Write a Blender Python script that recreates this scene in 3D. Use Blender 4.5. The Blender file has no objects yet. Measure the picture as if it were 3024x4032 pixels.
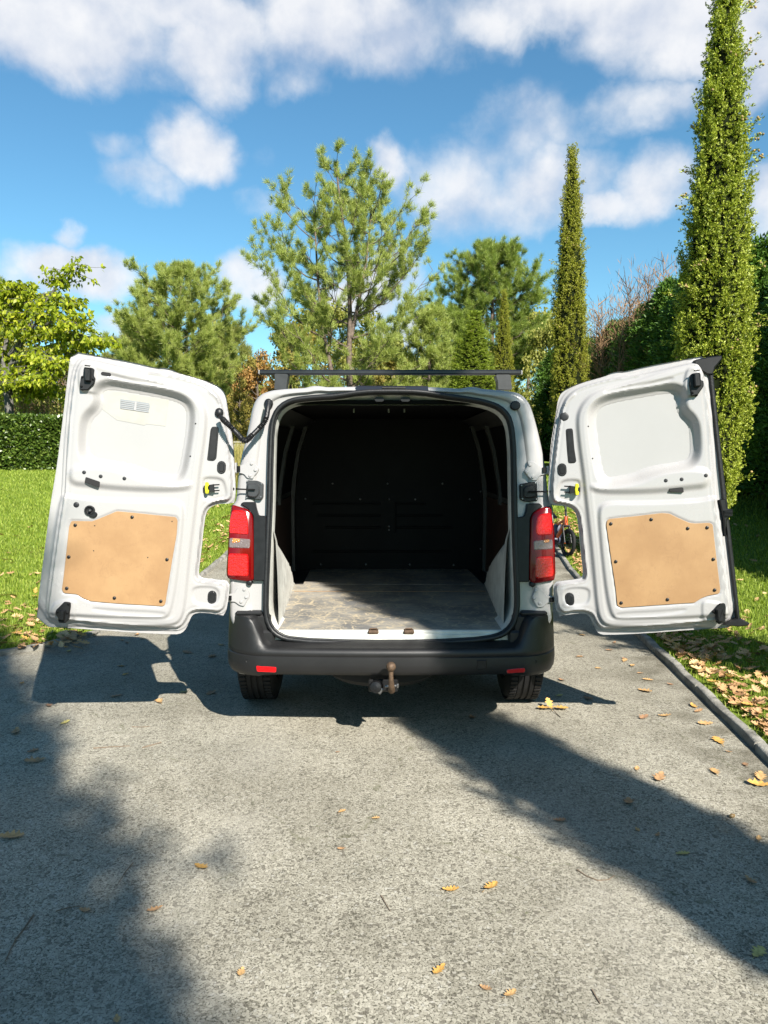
import bpy, math, random
import numpy as np
from mathutils import Vector, Matrix
R = math.radians
SC = bpy.context.scene
COL = SC.collection
random.seed(5)
RNG = np.random.default_rng(5)

# ---------------------------------------------------------------- camera
FPX = 3028.0                       # focal length in photo pixels (photo 3024 x 4032)
PITCH = math.atan(131 / 1661)
EYE = 1.58
cd = bpy.data.cameras.new('camera')
cd.sensor_fit = 'VERTICAL'
cd.sensor_height = 36.0
cd.lens = 36.0 * FPX / 4032.0
cd.clip_end = 3000
cam = bpy.data.objects.new('camera', cd)
COL.objects.link(cam)
cam.location = (0, 0, EYE)
cam.rotation_euler = (math.pi / 2 - PITCH, 0, 0)
SC.camera = cam
CP, SP = math.cos(PITCH), math.sin(PITCH)

# ---------------------------------------------------------------- sun, exposure
SUN_EL = R(37)
SUN_H = Vector((-0.462, 0.887, 0)).normalized()      # way the light travels over the ground
sun_dir = Vector((SUN_H.x * math.cos(SUN_EL), SUN_H.y * math.cos(SUN_EL), -math.sin(SUN_EL)))
sd = bpy.data.lights.new('sun', 'SUN')
sd.energy = 5.0
sd.angle = R(0.42)
sd.color = (1.0, 0.94, 0.85)
sun = bpy.data.objects.new('sun', sd)
COL.objects.link(sun)
sun.rotation_euler = sun_dir.to_track_quat('-Z', 'Y').to_euler()
sun.location = (10, -20, 30)
vs = SC.view_settings
vs.view_transform = 'Standard'
vs.look = 'None'
vs.exposure = 1.47
vs.gamma = 1.0
vs.use_curve_mapping = False
SC.cycles.use_denoising = True
SC.cycles.max_bounces = 7
SC.cycles.diffuse_bounces = 3
SC.cycles.transparent_max_bounces = 8


def ray(x, y):
    a = (x - 1512) / FPX
    b = -(y - 2016) / FPX
    return np.array([a, CP + b * SP, -SP + b * CP])


def at_depth(x, y, Y):
    r = ray(x, y)
    return r * (Y / r[1]) + np.array([0, 0, EYE])


def at_height(x, y, Z=0.0):
    r = ray(x, y)
    return r * ((Z - EYE) / r[2]) + np.array([0, 0, EYE])


# ---------------------------------------------------------------- sky
wd = bpy.data.worlds.new('World')
SC.world = wd
wd.use_nodes = True


GAIN = 1.0


class NT:
    """small node-tree helper"""
    def __init__(s, nt):
        s.nt = nt
        nt.nodes.clear()

    def n(s, t, **kw):
        nd = s.nt.nodes.new(t)
        for k, v in kw.items():
            if k == 'inp':
                for i, val in v.items():
                    s.set(nd.inputs[i], val)
            else:
                setattr(nd, k, v)
        return nd

    def set(s, sock, val):
        if isinstance(val, bpy.types.NodeSocket):
            s.nt.links.new(val, sock)
        elif isinstance(val, (tuple, list)) and len(val) == 3 and sock.type == 'RGBA':
            sock.default_value = (*[v * GAIN for v in val], 1)
        else:
            sock.default_value = val

    def math(s, op, a, b=0.0, c=0.0, clamp=False):
        nd = s.n('ShaderNodeMath', operation=op, use_clamp=clamp)
        s.set(nd.inputs[0], a); s.set(nd.inputs[1], b); s.set(nd.inputs[2], c)
        return nd.outputs[0]

    def vmath(s, op, a, b=(0, 0, 0)):
        nd = s.n('ShaderNodeVectorMath', operation=op)
        s.set(nd.inputs[0], a); s.set(nd.inputs[1], b)
        return nd.outputs['Value'] if op in ('DOT_PRODUCT', 'LENGTH') else nd.outputs[0]

    def mix(s, f, a, b, blend='MIX'):
        nd = s.n('ShaderNodeMix', data_type='RGBA', blend_type=blend)
        s.set(nd.inputs[0], f); s.set(nd.inputs[6], a); s.set(nd.inputs[7], b)
        return nd.outputs[2]

    def noise(s, vec, scale, detail=4, rough=0.55, dist=0.0, dim='3D'):
        nd = s.n('ShaderNodeTexNoise', noise_dimensions=dim)
        if vec is not None:
            s.set(nd.inputs['Vector'], vec)
        nd.inputs['Scale'].default_value = scale
        nd.inputs['Detail'].default_value = detail
        nd.inputs['Roughness'].default_value = rough
        nd.inputs['Distortion'].default_value = dist
        return nd.outputs[0]

    def step(s, v, a, b):
        nd = s.n('ShaderNodeMapRange', interpolation_type='SMOOTHSTEP')
        s.set(nd.inputs[0], v); s.set(nd.inputs[1], a); s.set(nd.inputs[2], b)
        return nd.outputs[0]


def build_sky():
    w = NT(wd.node_tree)
    sky = w.n('ShaderNodeTexSky', sky_type='NISHITA', sun_disc=False)
    sky.sun_elevation = SUN_EL
    sky.sun_rotation = math.atan2(-sun_dir.x, -sun_dir.y)
    sky.air_density = 1.0
    sky.dust_density = 0.4
    sky.ozone_density = 2.0
    hs = w.n('ShaderNodeHueSaturation', inp={'Saturation': 1.10, 'Value': 1.0, 'Color': sky.outputs[0]})
    blue = w.mix(1.0, hs.outputs[0], (0.82, 1.18, 1.17), 'MULTIPLY')
    tc = w.n('ShaderNodeTexCoord')
    d = w.vmath('NORMALIZE', tc.outputs['Generated'])
    # ragged edges: the direction is warped by noise before the cloud fields are read
    def warp(vec, sc, amp, det):
        nd = w.n('ShaderNodeTexNoise')
        w.set(nd.inputs['Vector'], vec)
        nd.inputs['Scale'].default_value = sc
        nd.inputs['Detail'].default_value = det
        nd.inputs['Roughness'].default_value = 0.6
        c = w.vmath('SUBTRACT', nd.outputs['Color'], (0.5, 0.5, 0.5))
        return w.vmath('ADD', vec, w.vmath('SCALE', c, (0, 0, 0))) if amp == 0 else w.vmath('ADD', vec, w.vmath('MULTIPLY', c, (amp,) * 3))
    dw = warp(warp(d, 5.0, 0.10, 3), 16.0, 0.045, 5)
    dn = w.vmath('NORMALIZE', dw)
    blobs = [  # x, y, rx, ry (1659-px photo), weight
        (120, 70, 330, 120, 1.0), (420, 110, 140, 100, .9), (300, 20, 330, 80, 1.0), (680, 60, 200, 110, .9), (640, 150, 110, 70, .6), (900, 60, 260, 110, .8),
        (1150, 30, 330, 90, .9), (1000, 120, 170, 60, .5), (1500, 40, 260, 130, 1.0), (1640, 150, 130, 100, .9), (60, 150, 120, 60, .5),
        (395, 310, 125, 100, 1.0), (310, 385, 130, 70, .7), (250, 330, 90, 45, .5),
        (840, 340, 60, 80, .9), (1000, 400, 230, 130, .65), (1170, 300, 240, 110, .6), (1190, 420, 220, 110, .75),
        (1370, 250, 130, 80, .7), (1410, 420, 130, 100, .9), (1300, 480, 180, 50, .8), (1650, 430, 110, 80, .9),
        (130, 505, 55, 45, .6), (170, 590, 190, 70, 1.0), (270, 720, 120, 50, .7), (40, 610, 90, 40, .6),
        (530, 610, 90, 90, .9), (580, 420, 95, 55, .6), (560, 320, 70, 50, .35), (800, 620, 150, 110, 1.0), (850, 740, 140, 60, .8),
        (420, 492, 50, 16, .4), (1000, 780, 200, 60, .5), (1250, 730, 200, 60, .5)]
    tot = None
    for (x, y, rx, ry, wt) in blobs:
        c = Vector(ray(x * 1.8228, y * 1.8228)).normalized()
        e1 = Vector((c.y, -c.x, 0)).normalized()
        e2 = c.cross(e1) * -1
        if e2.z < 0:
            e2 = -e2
        a = w.vmath('DOT_PRODUCT', dn, tuple(e1 * (1661 / rx)))
        b = w.vmath('DOT_PRODUCT', dn, tuple(e2 * (1661 / ry)))
        q = w.math('ADD', w.math('MULTIPLY', a, a), w.math('MULTIPLY', b, b))
        front = w.math('GREATER_THAN', w.vmath('DOT_PRODUCT', d, tuple(c)), 0.3)
        f = w.math('MULTIPLY', w.math('MULTIPLY', w.math('SUBTRACT', 1.0, q, clamp=True), wt), front)
        tot = f if tot is None else w.math('MAXIMUM', tot, f)
    # the same kind of broken cloud goes on over the rest of the sky
    sep = w.n('ShaderNodeSeparateXYZ', inp={0: dw})
    zz = w.math('ADD', w.math('MAXIMUM', sep.outputs[2], 0.0), 0.18)
    pl = w.n('ShaderNodeCombineXYZ', inp={0: w.math('DIVIDE', sep.outputs[0], zz), 1: w.math('DIVIDE', sep.outputs[1], zz)})
    gen = w.step(w.noise(pl.outputs[0], 1.1, 5), 0.57, 0.78)
    sep2 = w.n('ShaderNodeSeparateXYZ', inp={0: d})
    away = w.step(sep2.outputs[1], 0.72, 0.45)
    tot = w.math('MAXIMUM', tot, w.math('MULTIPLY', gen, away))
    fb = w.noise(d, 9.0, 7, 0.54)
    cover = w.step(w.math('ADD', tot, w.math('MULTIPLY', w.math('SUBTRACT', fb, 0.5), 1.35)), 0.22, 0.94)
    # relief: the same noise a little nearer the sun, brighter where the cloud thins towards the sun
    dl = w.vmath('ADD', d, (-0.012, 0.0, 0.03))
    fb2 = w.noise(dl, 9.0, 6, 0.52)
    lit = w.math('ADD', 0.62, w.math('MULTIPLY', w.math('SUBTRACT', fb, fb2), 3.2), clamp=True)
    big = w.noise(d, 5.5, 3)
    lit = w.math('ADD', lit, w.math('MULTIPLY', w.math('SUBTRACT', big, 0.5), 1.6), clamp=True)
    ccol = w.mix(lit, (4.4, 4.9, 5.9), (7.2, 7.2, 7.3))
    out = w.mix(w.math('MULTIPLY', cover, 0.92), blue, ccol)
    bg = w.n('ShaderNodeBackground', inp={0: out, 1: 0.050})
    wo = w.n('ShaderNodeOutputWorld', inp={0: bg.outputs[0]})
    wd.cycles.sampling_method = 'MANUAL'
    wd.cycles.sample_map_resolution = 512


build_sky()

# ---------------------------------------------------------------- helpers
MATS = {}
GAIN = 0.50        # overall level of the surface colours, set together with the exposure


def pbr(name, col, rough=0.5, metal=0.0, spec=0.5, var=0.0, vscale=8.0, bump=0.0, bscale=40.0, coat=0.0, col2=None, island=0.0):
    m = bpy.data.materials.new(name)
    m.use_nodes = True
    t = NT(m.node_tree)
    p = t.n('ShaderNodeBsdfPrincipled')
    o = t.n('ShaderNodeOutputMaterial', inp={0: p.outputs[0]})
    tc = t.n('ShaderNodeTexCoord')
    c = tuple(col)
    if var > 0 or col2:
        nz = t.noise(tc.outputs['Object'], vscale, 6, 0.6)
        f = t.step(nz, 0.3, 0.7)
        lo = tuple(x * (1 - var) for x in c)
        hi = col2 if col2 else tuple(min(1, x * (1 + var)) for x in c)
        c = t.mix(f, lo, hi)
    if island > 0:
        g = t.n('ShaderNodeNewGeometry')
        k = t.math('ADD', 1 - island, t.math('MULTIPLY', g.outputs['Random Per Island'], 2 * island))
        c = t.mix(1.0, c, t.n('ShaderNodeCombineColor', inp={0: k, 1: k, 2: k}).outputs[0], 'MULTIPLY')
    t.set(p.inputs['Base Color'], c)
    p.inputs['Roughness'].default_value = rough
    p.inputs['Metallic'].default_value = metal
    p.inputs['Specular IOR Level'].default_value = spec
    p.inputs['Coat Weight'].default_value = coat
    p.inputs['Coat Roughness'].default_value = 0.08
    if bump > 0:
        b = t.n('ShaderNodeBump', inp={'Strength': bump, 'Distance': 0.01, 'Height': t.noise(tc.outputs['Object'], bscale, 5, 0.6)})
        t.set(p.inputs['Normal'], b.outputs[0])
    MATS[name] = m
    return m


def leafmat(name, cols, trans=0.35, rough=0.5, brown=None, brown_amt=0.0, bscale=2.0, spec=0.3):
    """foliage: each leaf (mesh island) takes its own tint"""
    m = bpy.data.materials.new(name)
    m.use_nodes = True
    t = NT(m.node_tree)
    g = t.n('ShaderNodeNewGeometry')
    ramp = t.n('ShaderNodeValToRGB')
    el = ramp.color_ramp.elements
    while len(el) < len(cols):
        el.new(0.5)
    for i, c in enumerate(cols):
        c = tuple(min(.62, v * 0.78) for v in c)
        el[i].position = i / max(1, len(cols) - 1)
        el[i].color = (*c, 1)
    t.set(ramp.inputs[0], g.outputs['Random Per Island'])
    c = ramp.outputs[0]
    tc = t.n('ShaderNodeTexCoord')
    nz = t.noise(tc.outputs['Object'], bscale, 3)
    if brown:
        rnd = t.math('ADD', t.math('MULTIPLY', t.math('SUBTRACT', g.outputs['Random Per Island'], 0.5), 0.25), nz)
        c = t.mix(t.step(rnd, 0.78 - brown_amt, 0.86 - brown_amt), c, brown)
    p = t.n('ShaderNodeBsdfPrincipled', inp={'Base Color': c, 'Roughness': rough, 'Specular IOR Level': spec})
    tr = t.n('ShaderNodeBsdfTranslucent', inp={0: t.mix(1.0, c, (1.25 / GAIN, 1.3 / GAIN, 0.6 / GAIN), 'MULTIPLY')})
    mx = t.n('ShaderNodeMixShader', inp={0: trans, 1: p.outputs[0], 2: tr.outputs[0]})
    t.n('ShaderNodeOutputMaterial', inp={0: mx.outputs[0]})
    MATS[name] = m
    return m


def set_props(o, label=None, cat=None, group=None, kind=None):
    for k, v in (('label', label), ('category', cat), ('group', group), ('kind', kind)):
        if v:
            o[k] = v
    return o


def thing(name, loc=(0, 0, 0), label=None, cat=None, group=None, kind=None):
    o = bpy.data.objects.new(name, None)
    COL.objects.link(o)
    o.location = loc
    o.empty_display_size = 0.2
    return set_props(o, label, cat, group, kind)


def mesh_np(name, V, faces=None, quads=None, tris=None, smooth=False):
    V = np.asarray(V, dtype=np.float32).reshape(-1, 3)
    me = bpy.data.meshes.new(name)
    if faces is not None:
        me.from_pydata([tuple(map(float, v)) for v in V], [], [tuple(int(i) for i in f) for f in faces])
    else:
        q = np.zeros((0, 4), int) if quads is None else np.asarray(quads, int).reshape(-1, 4)
        t = np.zeros((0, 3), int) if tris is None else np.asarray(tris, int).reshape(-1, 3)
        me.vertices.add(len(V))
        me.vertices.foreach_set('co', V.ravel())
        nl = len(q) * 4 + len(t) * 3
        me.loops.add(nl)
        me.loops.foreach_set('vertex_index', np.concatenate([q.ravel(), t.ravel()]).astype(np.int32))
        me.polygons.add(len(q) + len(t))
        st = np.concatenate([np.arange(len(q)) * 4, len(q) * 4 + np.arange(len(t)) * 3]).astype(np.int32)
        me.polygons.foreach_set('loop_start', st)
        me.update(calc_edges=True)
        me.validate()
    if smooth:
        me.polygons.foreach_set('use_smooth', np.ones(len(me.polygons), bool))
    me.update()
    return me


def link(name, me, mat, parent=None, local=False):
    o = bpy.data.objects.new(name, me)
    COL.objects.link(o)
    if mat is not None:
        me.materials.append(MATS[mat] if isinstance(mat, str) else mat)
    if parent is not None:
        o.parent = parent
        if not local and parent.type == 'EMPTY':
            o.matrix_parent_inverse = Matrix.Translation(-Vector(parent.location))
    return o


def mk(name, V, faces=None, mat=None, parent=None, smooth=False, local=False, quads=None, tris=None, angle=None):
    me = mesh_np(name, V, faces, quads, tris, smooth)
    if angle:
        me.set_sharp_from_angle(angle=R(angle))
    return link(name, me, mat, parent, local)


class B:
    """collects shapes into one mesh"""
    def __init__(s):
        s.V = []; s.F = []; s.n = 0

    def add(s, V, F):
        V = np.asarray(V, float).reshape(-1, 3)
        s.V.append(V)
        s.F += [tuple(int(i) + s.n for i in f) for f in F]
        s.n += len(V)
        return s

    def box(s, c, size, bev=0.0, rot=None):
        c = np.asarray(c, float); h = np.asarray(size, float) / 2
        b = min(bev, *(h * 0.98))
        if b <= 0:
            V = np.array([[x, y, z] for z in (-1, 1) for y in (-1, 1) for x in (-1, 1)], float) * h
            F = [(0, 2, 3, 1), (4, 5, 7, 6), (0, 1, 5, 4), (2, 6, 7, 3), (0, 4, 6, 2), (1, 3, 7, 5)]
        else:
            V = []; idx = {}
            for sx in (-1, 1):
                for sy in (-1, 1):
                    for sz in (-1, 1):
                        sg = np.array([sx, sy, sz], float)
                        for a in range(3):
                            p = sg * (h - b); p[a] = sg[a] * h[a]
                            idx[(sx, sy, sz, a)] = len(V); V.append(p)
            F = []
            for a in range(3):
                u, v = (a + 1) % 3, (a + 2) % 3
                for sg in (-1, 1):
                    f = []
                    for (p, q) in ((-1, -1), (1, -1), (1, 1), (-1, 1)):
                        k = [0, 0, 0]; k[a] = sg; k[u] = p; k[v] = q
                        f.append(idx[(*k, a)])
                    F.append(f if sg > 0 else f[::-1])
                for p in (-1, 1):
                    for q in (-1, 1):      # edge bevels along axis a
                        k0 = [0, 0, 0]; k0[u] = p; k0[v] = q
                        k1 = list(k0); k0[a] = -1; k1[a] = 1
                        f = [idx[(*k0, u)], idx[(*k1, u)], idx[(*k1, v)], idx[(*k0, v)]]
                        F.append(f if p * q < 0 else f[::-1])
            for sx in (-1, 1):
                for sy in (-1, 1):
                    for sz in (-1, 1):
                        f = [idx[(sx, sy, sz, a)] for a in range(3)]
                        F.append(f if sx * sy * sz > 0 else f[::-1])
            V = np.array(V)
        if rot is not None:
            V = V @ np.array(rot).T
        return s.add(V + c, F)

    def tube(s, pts, rad, n=8, cap=True, closed=False):
        P = np.asarray(pts, float)
        m = len(P)
        rad = np.broadcast_to(np.asarray(rad, float), (m,))
        T = np.gradient(P, axis=0) if not closed else (np.roll(P, -1, 0) - np.roll(P, 1, 0))
        T /= np.linalg.norm(T, axis=1)[:, None] + 1e-12
        ref = np.array([0, 0, 1.0]) if abs(T[0][2]) < 0.9 else np.array([1.0, 0, 0])
        X = np.cross(ref, T[0]); X /= np.linalg.norm(X)
        V = []
        a = np.linspace(0, 2 * math.pi, n, endpoint=False)
        for i in range(m):
            X = X - T[i] * X.dot(T[i]); X /= np.linalg.norm(X) + 1e-12
            Y = np.cross(T[i], X)
            V.append(P[i] + rad[i] * (np.cos(a)[:, None] * X + np.sin(a)[:, None] * Y))
        F = []
        for i in range(m if closed else m - 1):
            j = (i + 1) % m
            for k in range(n):
                l = (k + 1) % n
                F.append((i * n + k, i * n + l, j * n + l, j * n + k))
        if cap and not closed:
            F.append(tuple(range(n))[::-1]); F.append(tuple((m - 1) * n + k for k in range(n)))
        return s.add(np.concatenate(V), F)

    def lathe(s, prof, c, axis=(0, 0, 1), n=16, up=None):
        """prof: (radius, height) list along axis"""
        ax = np.asarray(axis, float); ax = ax / np.linalg.norm(ax)
        ref = np.array([0, 0, 1.0]) if abs(ax[2]) < 0.9 else np.array([1.0, 0, 0])
        X = np.cross(ref, ax); X /= np.linalg.norm(X); Y = np.cross(ax, X)
        a = np.linspace(0, 2 * math.pi, n, endpoint=False)
        V = []
        for r, h in prof:
            V.append(np.asarray(c) + ax * h + r * (np.cos(a)[:, None] * X + np.sin(a)[:, None] * Y))
        F = []
        for i in range(len(prof) - 1):
            for k in range(n):
                l = (k + 1) % n
                F.append((i * n + k, i * n + l, (i + 1) * n + l, (i + 1) * n + k))
        F.append(tuple(range(n))[::-1]); F.append(tuple((len(prof) - 1) * n + k for k in range(n)))
        return s.add(np.concatenate(V), F)

    def obj(s, name, mat, parent=None, smooth=False, local=False, angle=None):
        return mk(name, np.concatenate(s.V), s.F, mat, parent, smooth, local, angle=angle)


def chaikin(p, n=2, closed=True):
    p = np.asarray(p, float)
    for _ in range(n):
        q = np.roll(p, -1, 0) if closed else p[1:]
        a = p if closed else p[:-1]
        r = np.empty((2 * len(a), p.shape[1]))
        r[0::2] = 0.75 * a + 0.25 * q
        r[1::2] = 0.25 * a + 0.75 * q
        p = r if closed else np.vstack([p[:1], r, p[-1:]])
    return p


def round_poly(p, r, n=5):
    """round every corner of a polygon with radius about r"""
    p = np.asarray(p, float); out = []
    m = len(p)
    for i in range(m):
        a, b, c = p[i - 1], p[i], p[(i + 1) % m]
        da, dc = np.linalg.norm(a - b), np.linalg.norm(c - b)
        k = min(r, da * .48, dc * .48)
        u, v = b + (a - b) / (da + 1e-9) * k, b + (c - b) / (dc + 1e-9) * k
        for t in np.linspace(0, 1, n):
            out.append((1 - t) ** 2 * u + 2 * t * (1 - t) * b + t * t * v)
    return np.array(out)


def area2(p):
    x, y = p[:, 0], p[:, 1]
    return 0.5 * np.sum(x * np.roll(y, -1) - y * np.roll(x, -1))


def sdf(P, poly):
    """signed distance (negative inside) and nearest boundary point"""
    P = np.asarray(P, float); poly = np.asarray(poly, float)
    best = np.full(len(P), 1e18); near = np.zeros_like(P); ins = np.zeros(len(P), bool)
    for i in range(len(poly)):
        a, b = poly[i - 1], poly[i]
        e = b - a
        t = np.clip(((P - a) @ e) / (e @ e + 1e-18), 0, 1)
        q = a + t[:, None] * e
        d = np.sum((P - q) ** 2, axis=1)
        k = d < best
        best[k] = d[k]; near[k] = q[k]
        c = (a[1] > P[:, 1]) != (b[1] > P[:, 1])
        x = (b[0] - a[0]) * (P[:, 1] - a[1]) / (b[1] - a[1] + 1e-18) + a[0]
        ins ^= c & (P[:, 0] < x)
    d = np.sqrt(best)
    return np.where(ins, -d, d), near


def clip_grid(poly, step):
    """quad grid filling a polygon, border vertices snapped onto the outline -> P (2D), quads, ordered"""
    poly = np.asarray(poly, float)
    lo, hi = poly.min(0) - step, poly.max(0) + step
    nx, ny = (np.ceil((hi - lo) / step).astype(int) + 1)
    X, Y = np.meshgrid(lo[0] + np.arange(nx) * step, lo[1] + np.arange(ny) * step)
    P = np.stack([X.ravel(), Y.ravel()], 1)
    d, near = sdf(P, poly)
    i = (np.arange(ny - 1)[:, None] * nx + np.arange(nx - 1)[None]).ravel()
    Q = np.stack([i, i + 1, i + nx + 1, i + nx], 1)
    keep = (d[Q] < 0).sum(1) >= 1
    Q = Q[keep]
    snap = (d > 0) | (d > -0.33 * step)
    P[snap] = near[snap]
    used = np.unique(Q)
    mp = -np.ones(len(P), int); mp[used] = np.arange(len(used))
    return P[used], mp[Q]


def border_edges(Q):
    E = np.concatenate([Q[:, [0, 1]], Q[:, [1, 2]], Q[:, [2, 3]], Q[:, [3, 0]]])
    key = {}
    for a, b in E:
        key[(a, b)] = 1
    return [(a, b) for (a, b) in key if (b, a) not in key]


def sm(x, a, b):
    t = np.clip((np.asarray(x, float) - a) / (b - a), 0, 1)
    return t * t * (3 - 2 * t)


class Fr:
    """a plane in the place: origin, two axes in it, normal towards the viewer"""
    def __init__(s, o, eu, ev):
        s.o = np.asarray(o, float)
        s.ev = np.asarray(ev, float) / np.linalg.norm(ev)
        eu = np.asarray(eu, float); eu = eu - s.ev * eu.dot(s.ev)
        s.eu = eu / np.linalg.norm(eu)
        s.en = np.cross(s.eu, s.ev)
        if s.en[1] > 0:
            s.en = -s.en
        s.flip = np.dot(np.cross(s.eu, s.ev), s.en) < 0

    def uv(s, x, y, h=0.0):
        r = ray(x, y)
        c = np.array([0, 0, EYE])
        o = s.o + s.en * h
        p = c + r * (((o - c) @ s.en) / (r @ s.en)) - o
        return np.array([p @ s.eu, p @ s.ev])

    def pt(s, uv, h=0.0):
        uv = np.asarray(uv, float).reshape(-1, 2)
        h = np.broadcast_to(np.asarray(h, float), (len(uv),))
        return s.o + uv[:, :1] * s.eu + uv[:, 1:2] * s.ev + h[:, None] * s.en

    def prism(s, b, poly, h0, h1, bev=0.002):
        """plate with chamfered rim on this plane; poly in uv"""
        p = np.asarray(poly, float)
        if (area2(p) < 0) != s.flip:
            p = p[::-1]
        n = len(p)
        e = np.roll(p, -1, 0) - np.roll(p, 1, 0)
        nr = np.stack([e[:, 1], -e[:, 0]], 1); nr /= np.linalg.norm(nr, axis=1)[:, None] + 1e-12
        if s.flip:
            nr = -nr
        q = p - nr * bev
        V = np.concatenate([s.pt(p, h0), s.pt(p, h1 - bev), s.pt(q, h1)])
        F = []
        for k in range(n):
            l = (k + 1) % n
            F += [(k, l, n + l, n + k), (n + k, n + l, 2 * n + l, 2 * n + k)]
        F.append(tuple(2 * n + k for k in range(n)))
        F.append(tuple(range(n))[::-1])
        return b.add(V, F)

    def disc(s, b, c, r, h0, h1, n=16, dome=0.3):
        prof = [(r, h0), (r, h0 + (h1 - h0) * (1 - dome)), (r * .82, h0 + (h1 - h0) * (1 - dome * .25)), (r * .4, h1)]
        return b.lathe(prof, s.pt(c)[0], s.en, n)


def stadium(c, w, h, ang=0.0, n=6):
    """rounded slot, w x h, uv"""
    r = min(w, h) / 2
    pts = []
    if h >= w:
        for k in range(n + 1):
            a = math.pi * k / n
            pts.append((r * math.cos(a), h / 2 - r + r * math.sin(a)))
        for k in range(n + 1):
            a = math.pi + math.pi * k / n
            pts.append((r * math.cos(a), -h / 2 + r + r * math.sin(a)))
    else:
        for k in range(n + 1):
            a = -math.pi / 2 + math.pi * k / n
            pts.append((w / 2 - r + r * math.cos(a), r * math.sin(a)))
        for k in range(n + 1):
            a = math.pi / 2 + math.pi * k / n
            pts.append((-w / 2 + r + r * math.cos(a), r * math.sin(a)))
    p = np.array(pts)
    ca, sa = math.cos(ang), math.sin(ang)
    return p @ np.array([[ca, sa], [-sa, ca]]) + np.asarray(c)

# ---------------------------------------------------------------- materials
pbr('white_paint', (0.52, 0.508, 0.506), 0.28, var=0.015, vscale=3, coat=0.35)
pbr('inner_paint', (0.86, 0.85, 0.79), 0.42, var=0.18, vscale=9, bump=0.05, bscale=30)
pbr('shaded_paint', (0.055, 0.055, 0.05), 0.5, var=0.2, vscale=9)  # white walls and hoops of the bay, with their shade put into the colour
pbr('rubber', (0.014, 0.015, 0.017), 0.45, spec=0.35, var=0.3, vscale=25, bump=0.1, bscale=120)
pbr('black_plastic', (0.012, 0.0125, 0.014), 0.42, spec=0.3, var=0.3, vscale=30)
pbr('dark_plug', (0.02, 0.022, 0.026), 0.5, spec=0.3)
pbr('grey_plastic', (0.05, 0.052, 0.055), 0.4, var=0.2, vscale=20)
pbr('dark_metal', (0.007, 0.0075, 0.008), 0.55, metal=0.0, spec=0.12, var=0.3, vscale=5)
pbr('steel', (0.42, 0.42, 0.42), 0.35, metal=0.9, var=0.2, vscale=30)
pbr('rust', (0.16, 0.10, 0.06), 0.65, metal=0.4, var=0.4, vscale=60, bump=0.2, bscale=200)
pbr('shaded_lining', (0.006, 0.006, 0.006), 0.8, spec=0.1, var=0.3, vscale=4)  # dark lining and ceiling, blackened so the colour holds the bay's shade
pbr('lining_brown', (0.05, 0.022, 0.013), 0.6, var=0.3, vscale=6)
pbr('yellow_plastic', (0.80, 0.78, 0.02), 0.35)
pbr('lens_red_dark', (0.20, 0.0015, 0.0025), 0.18, spec=0.35, coat=0.15)
pbr('reflector_red', (0.85, 0.01, 0.012), 0.2, coat=0.6)
pbr('under', (0.01, 0.01, 0.011), 0.85)
pbr('tyre', (0.013, 0.013, 0.0135), 0.75, spec=0.3, var=0.3, vscale=30, bump=0.15, bscale=90)
pbr('rim', (0.25, 0.25, 0.26), 0.35, metal=0.8)
pbr('bar_black', (0.018, 0.02, 0.024), 0.35, var=0.3, vscale=20)
pbr('bike_orange', (0.75, 0.12, 0.02), 0.3, coat=0.4)
pbr('bike_blue', (0.03, 0.04, 0.09), 0.5)
pbr('bark', (0.16, 0.125, 0.095), 0.85, var=0.5, vscale=14, bump=0.8, bscale=18)
pbr('bark_pine', (0.19, 0.14, 0.105), 0.85, var=0.45, vscale=9, bump=0.8, bscale=12)
pbr('bark_grey', (0.17, 0.16, 0.14), 0.85, var=0.4, vscale=8, bump=0.6, bscale=20)
pbr('dead_twig', (0.40, 0.24, 0.12), 0.9, island=0.35)
pbr('kerb_stone', (0.36, 0.345, 0.30), 0.9, var=0.45, vscale=9, bump=0.6, bscale=70)
pbr('wall_concrete', (0.42, 0.40, 0.36), 0.85, var=0.25, vscale=2, bump=0.3, bscale=20)
pbr('cone_brown', (0.46, 0.33, 0.12), 0.8, island=0.4)
pbr('acorn', (0.42, 0.27, 0.11), 0.4)
pbr('twig', (0.26, 0.19, 0.13), 0.8, var=0.3, vscale=30)
pbr('window_glass', (0.01, 0.012, 0.014), 0.05)
pbr('brake_lamp', (0.02, 0.012, 0.014), 0.15, coat=0.6)


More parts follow.
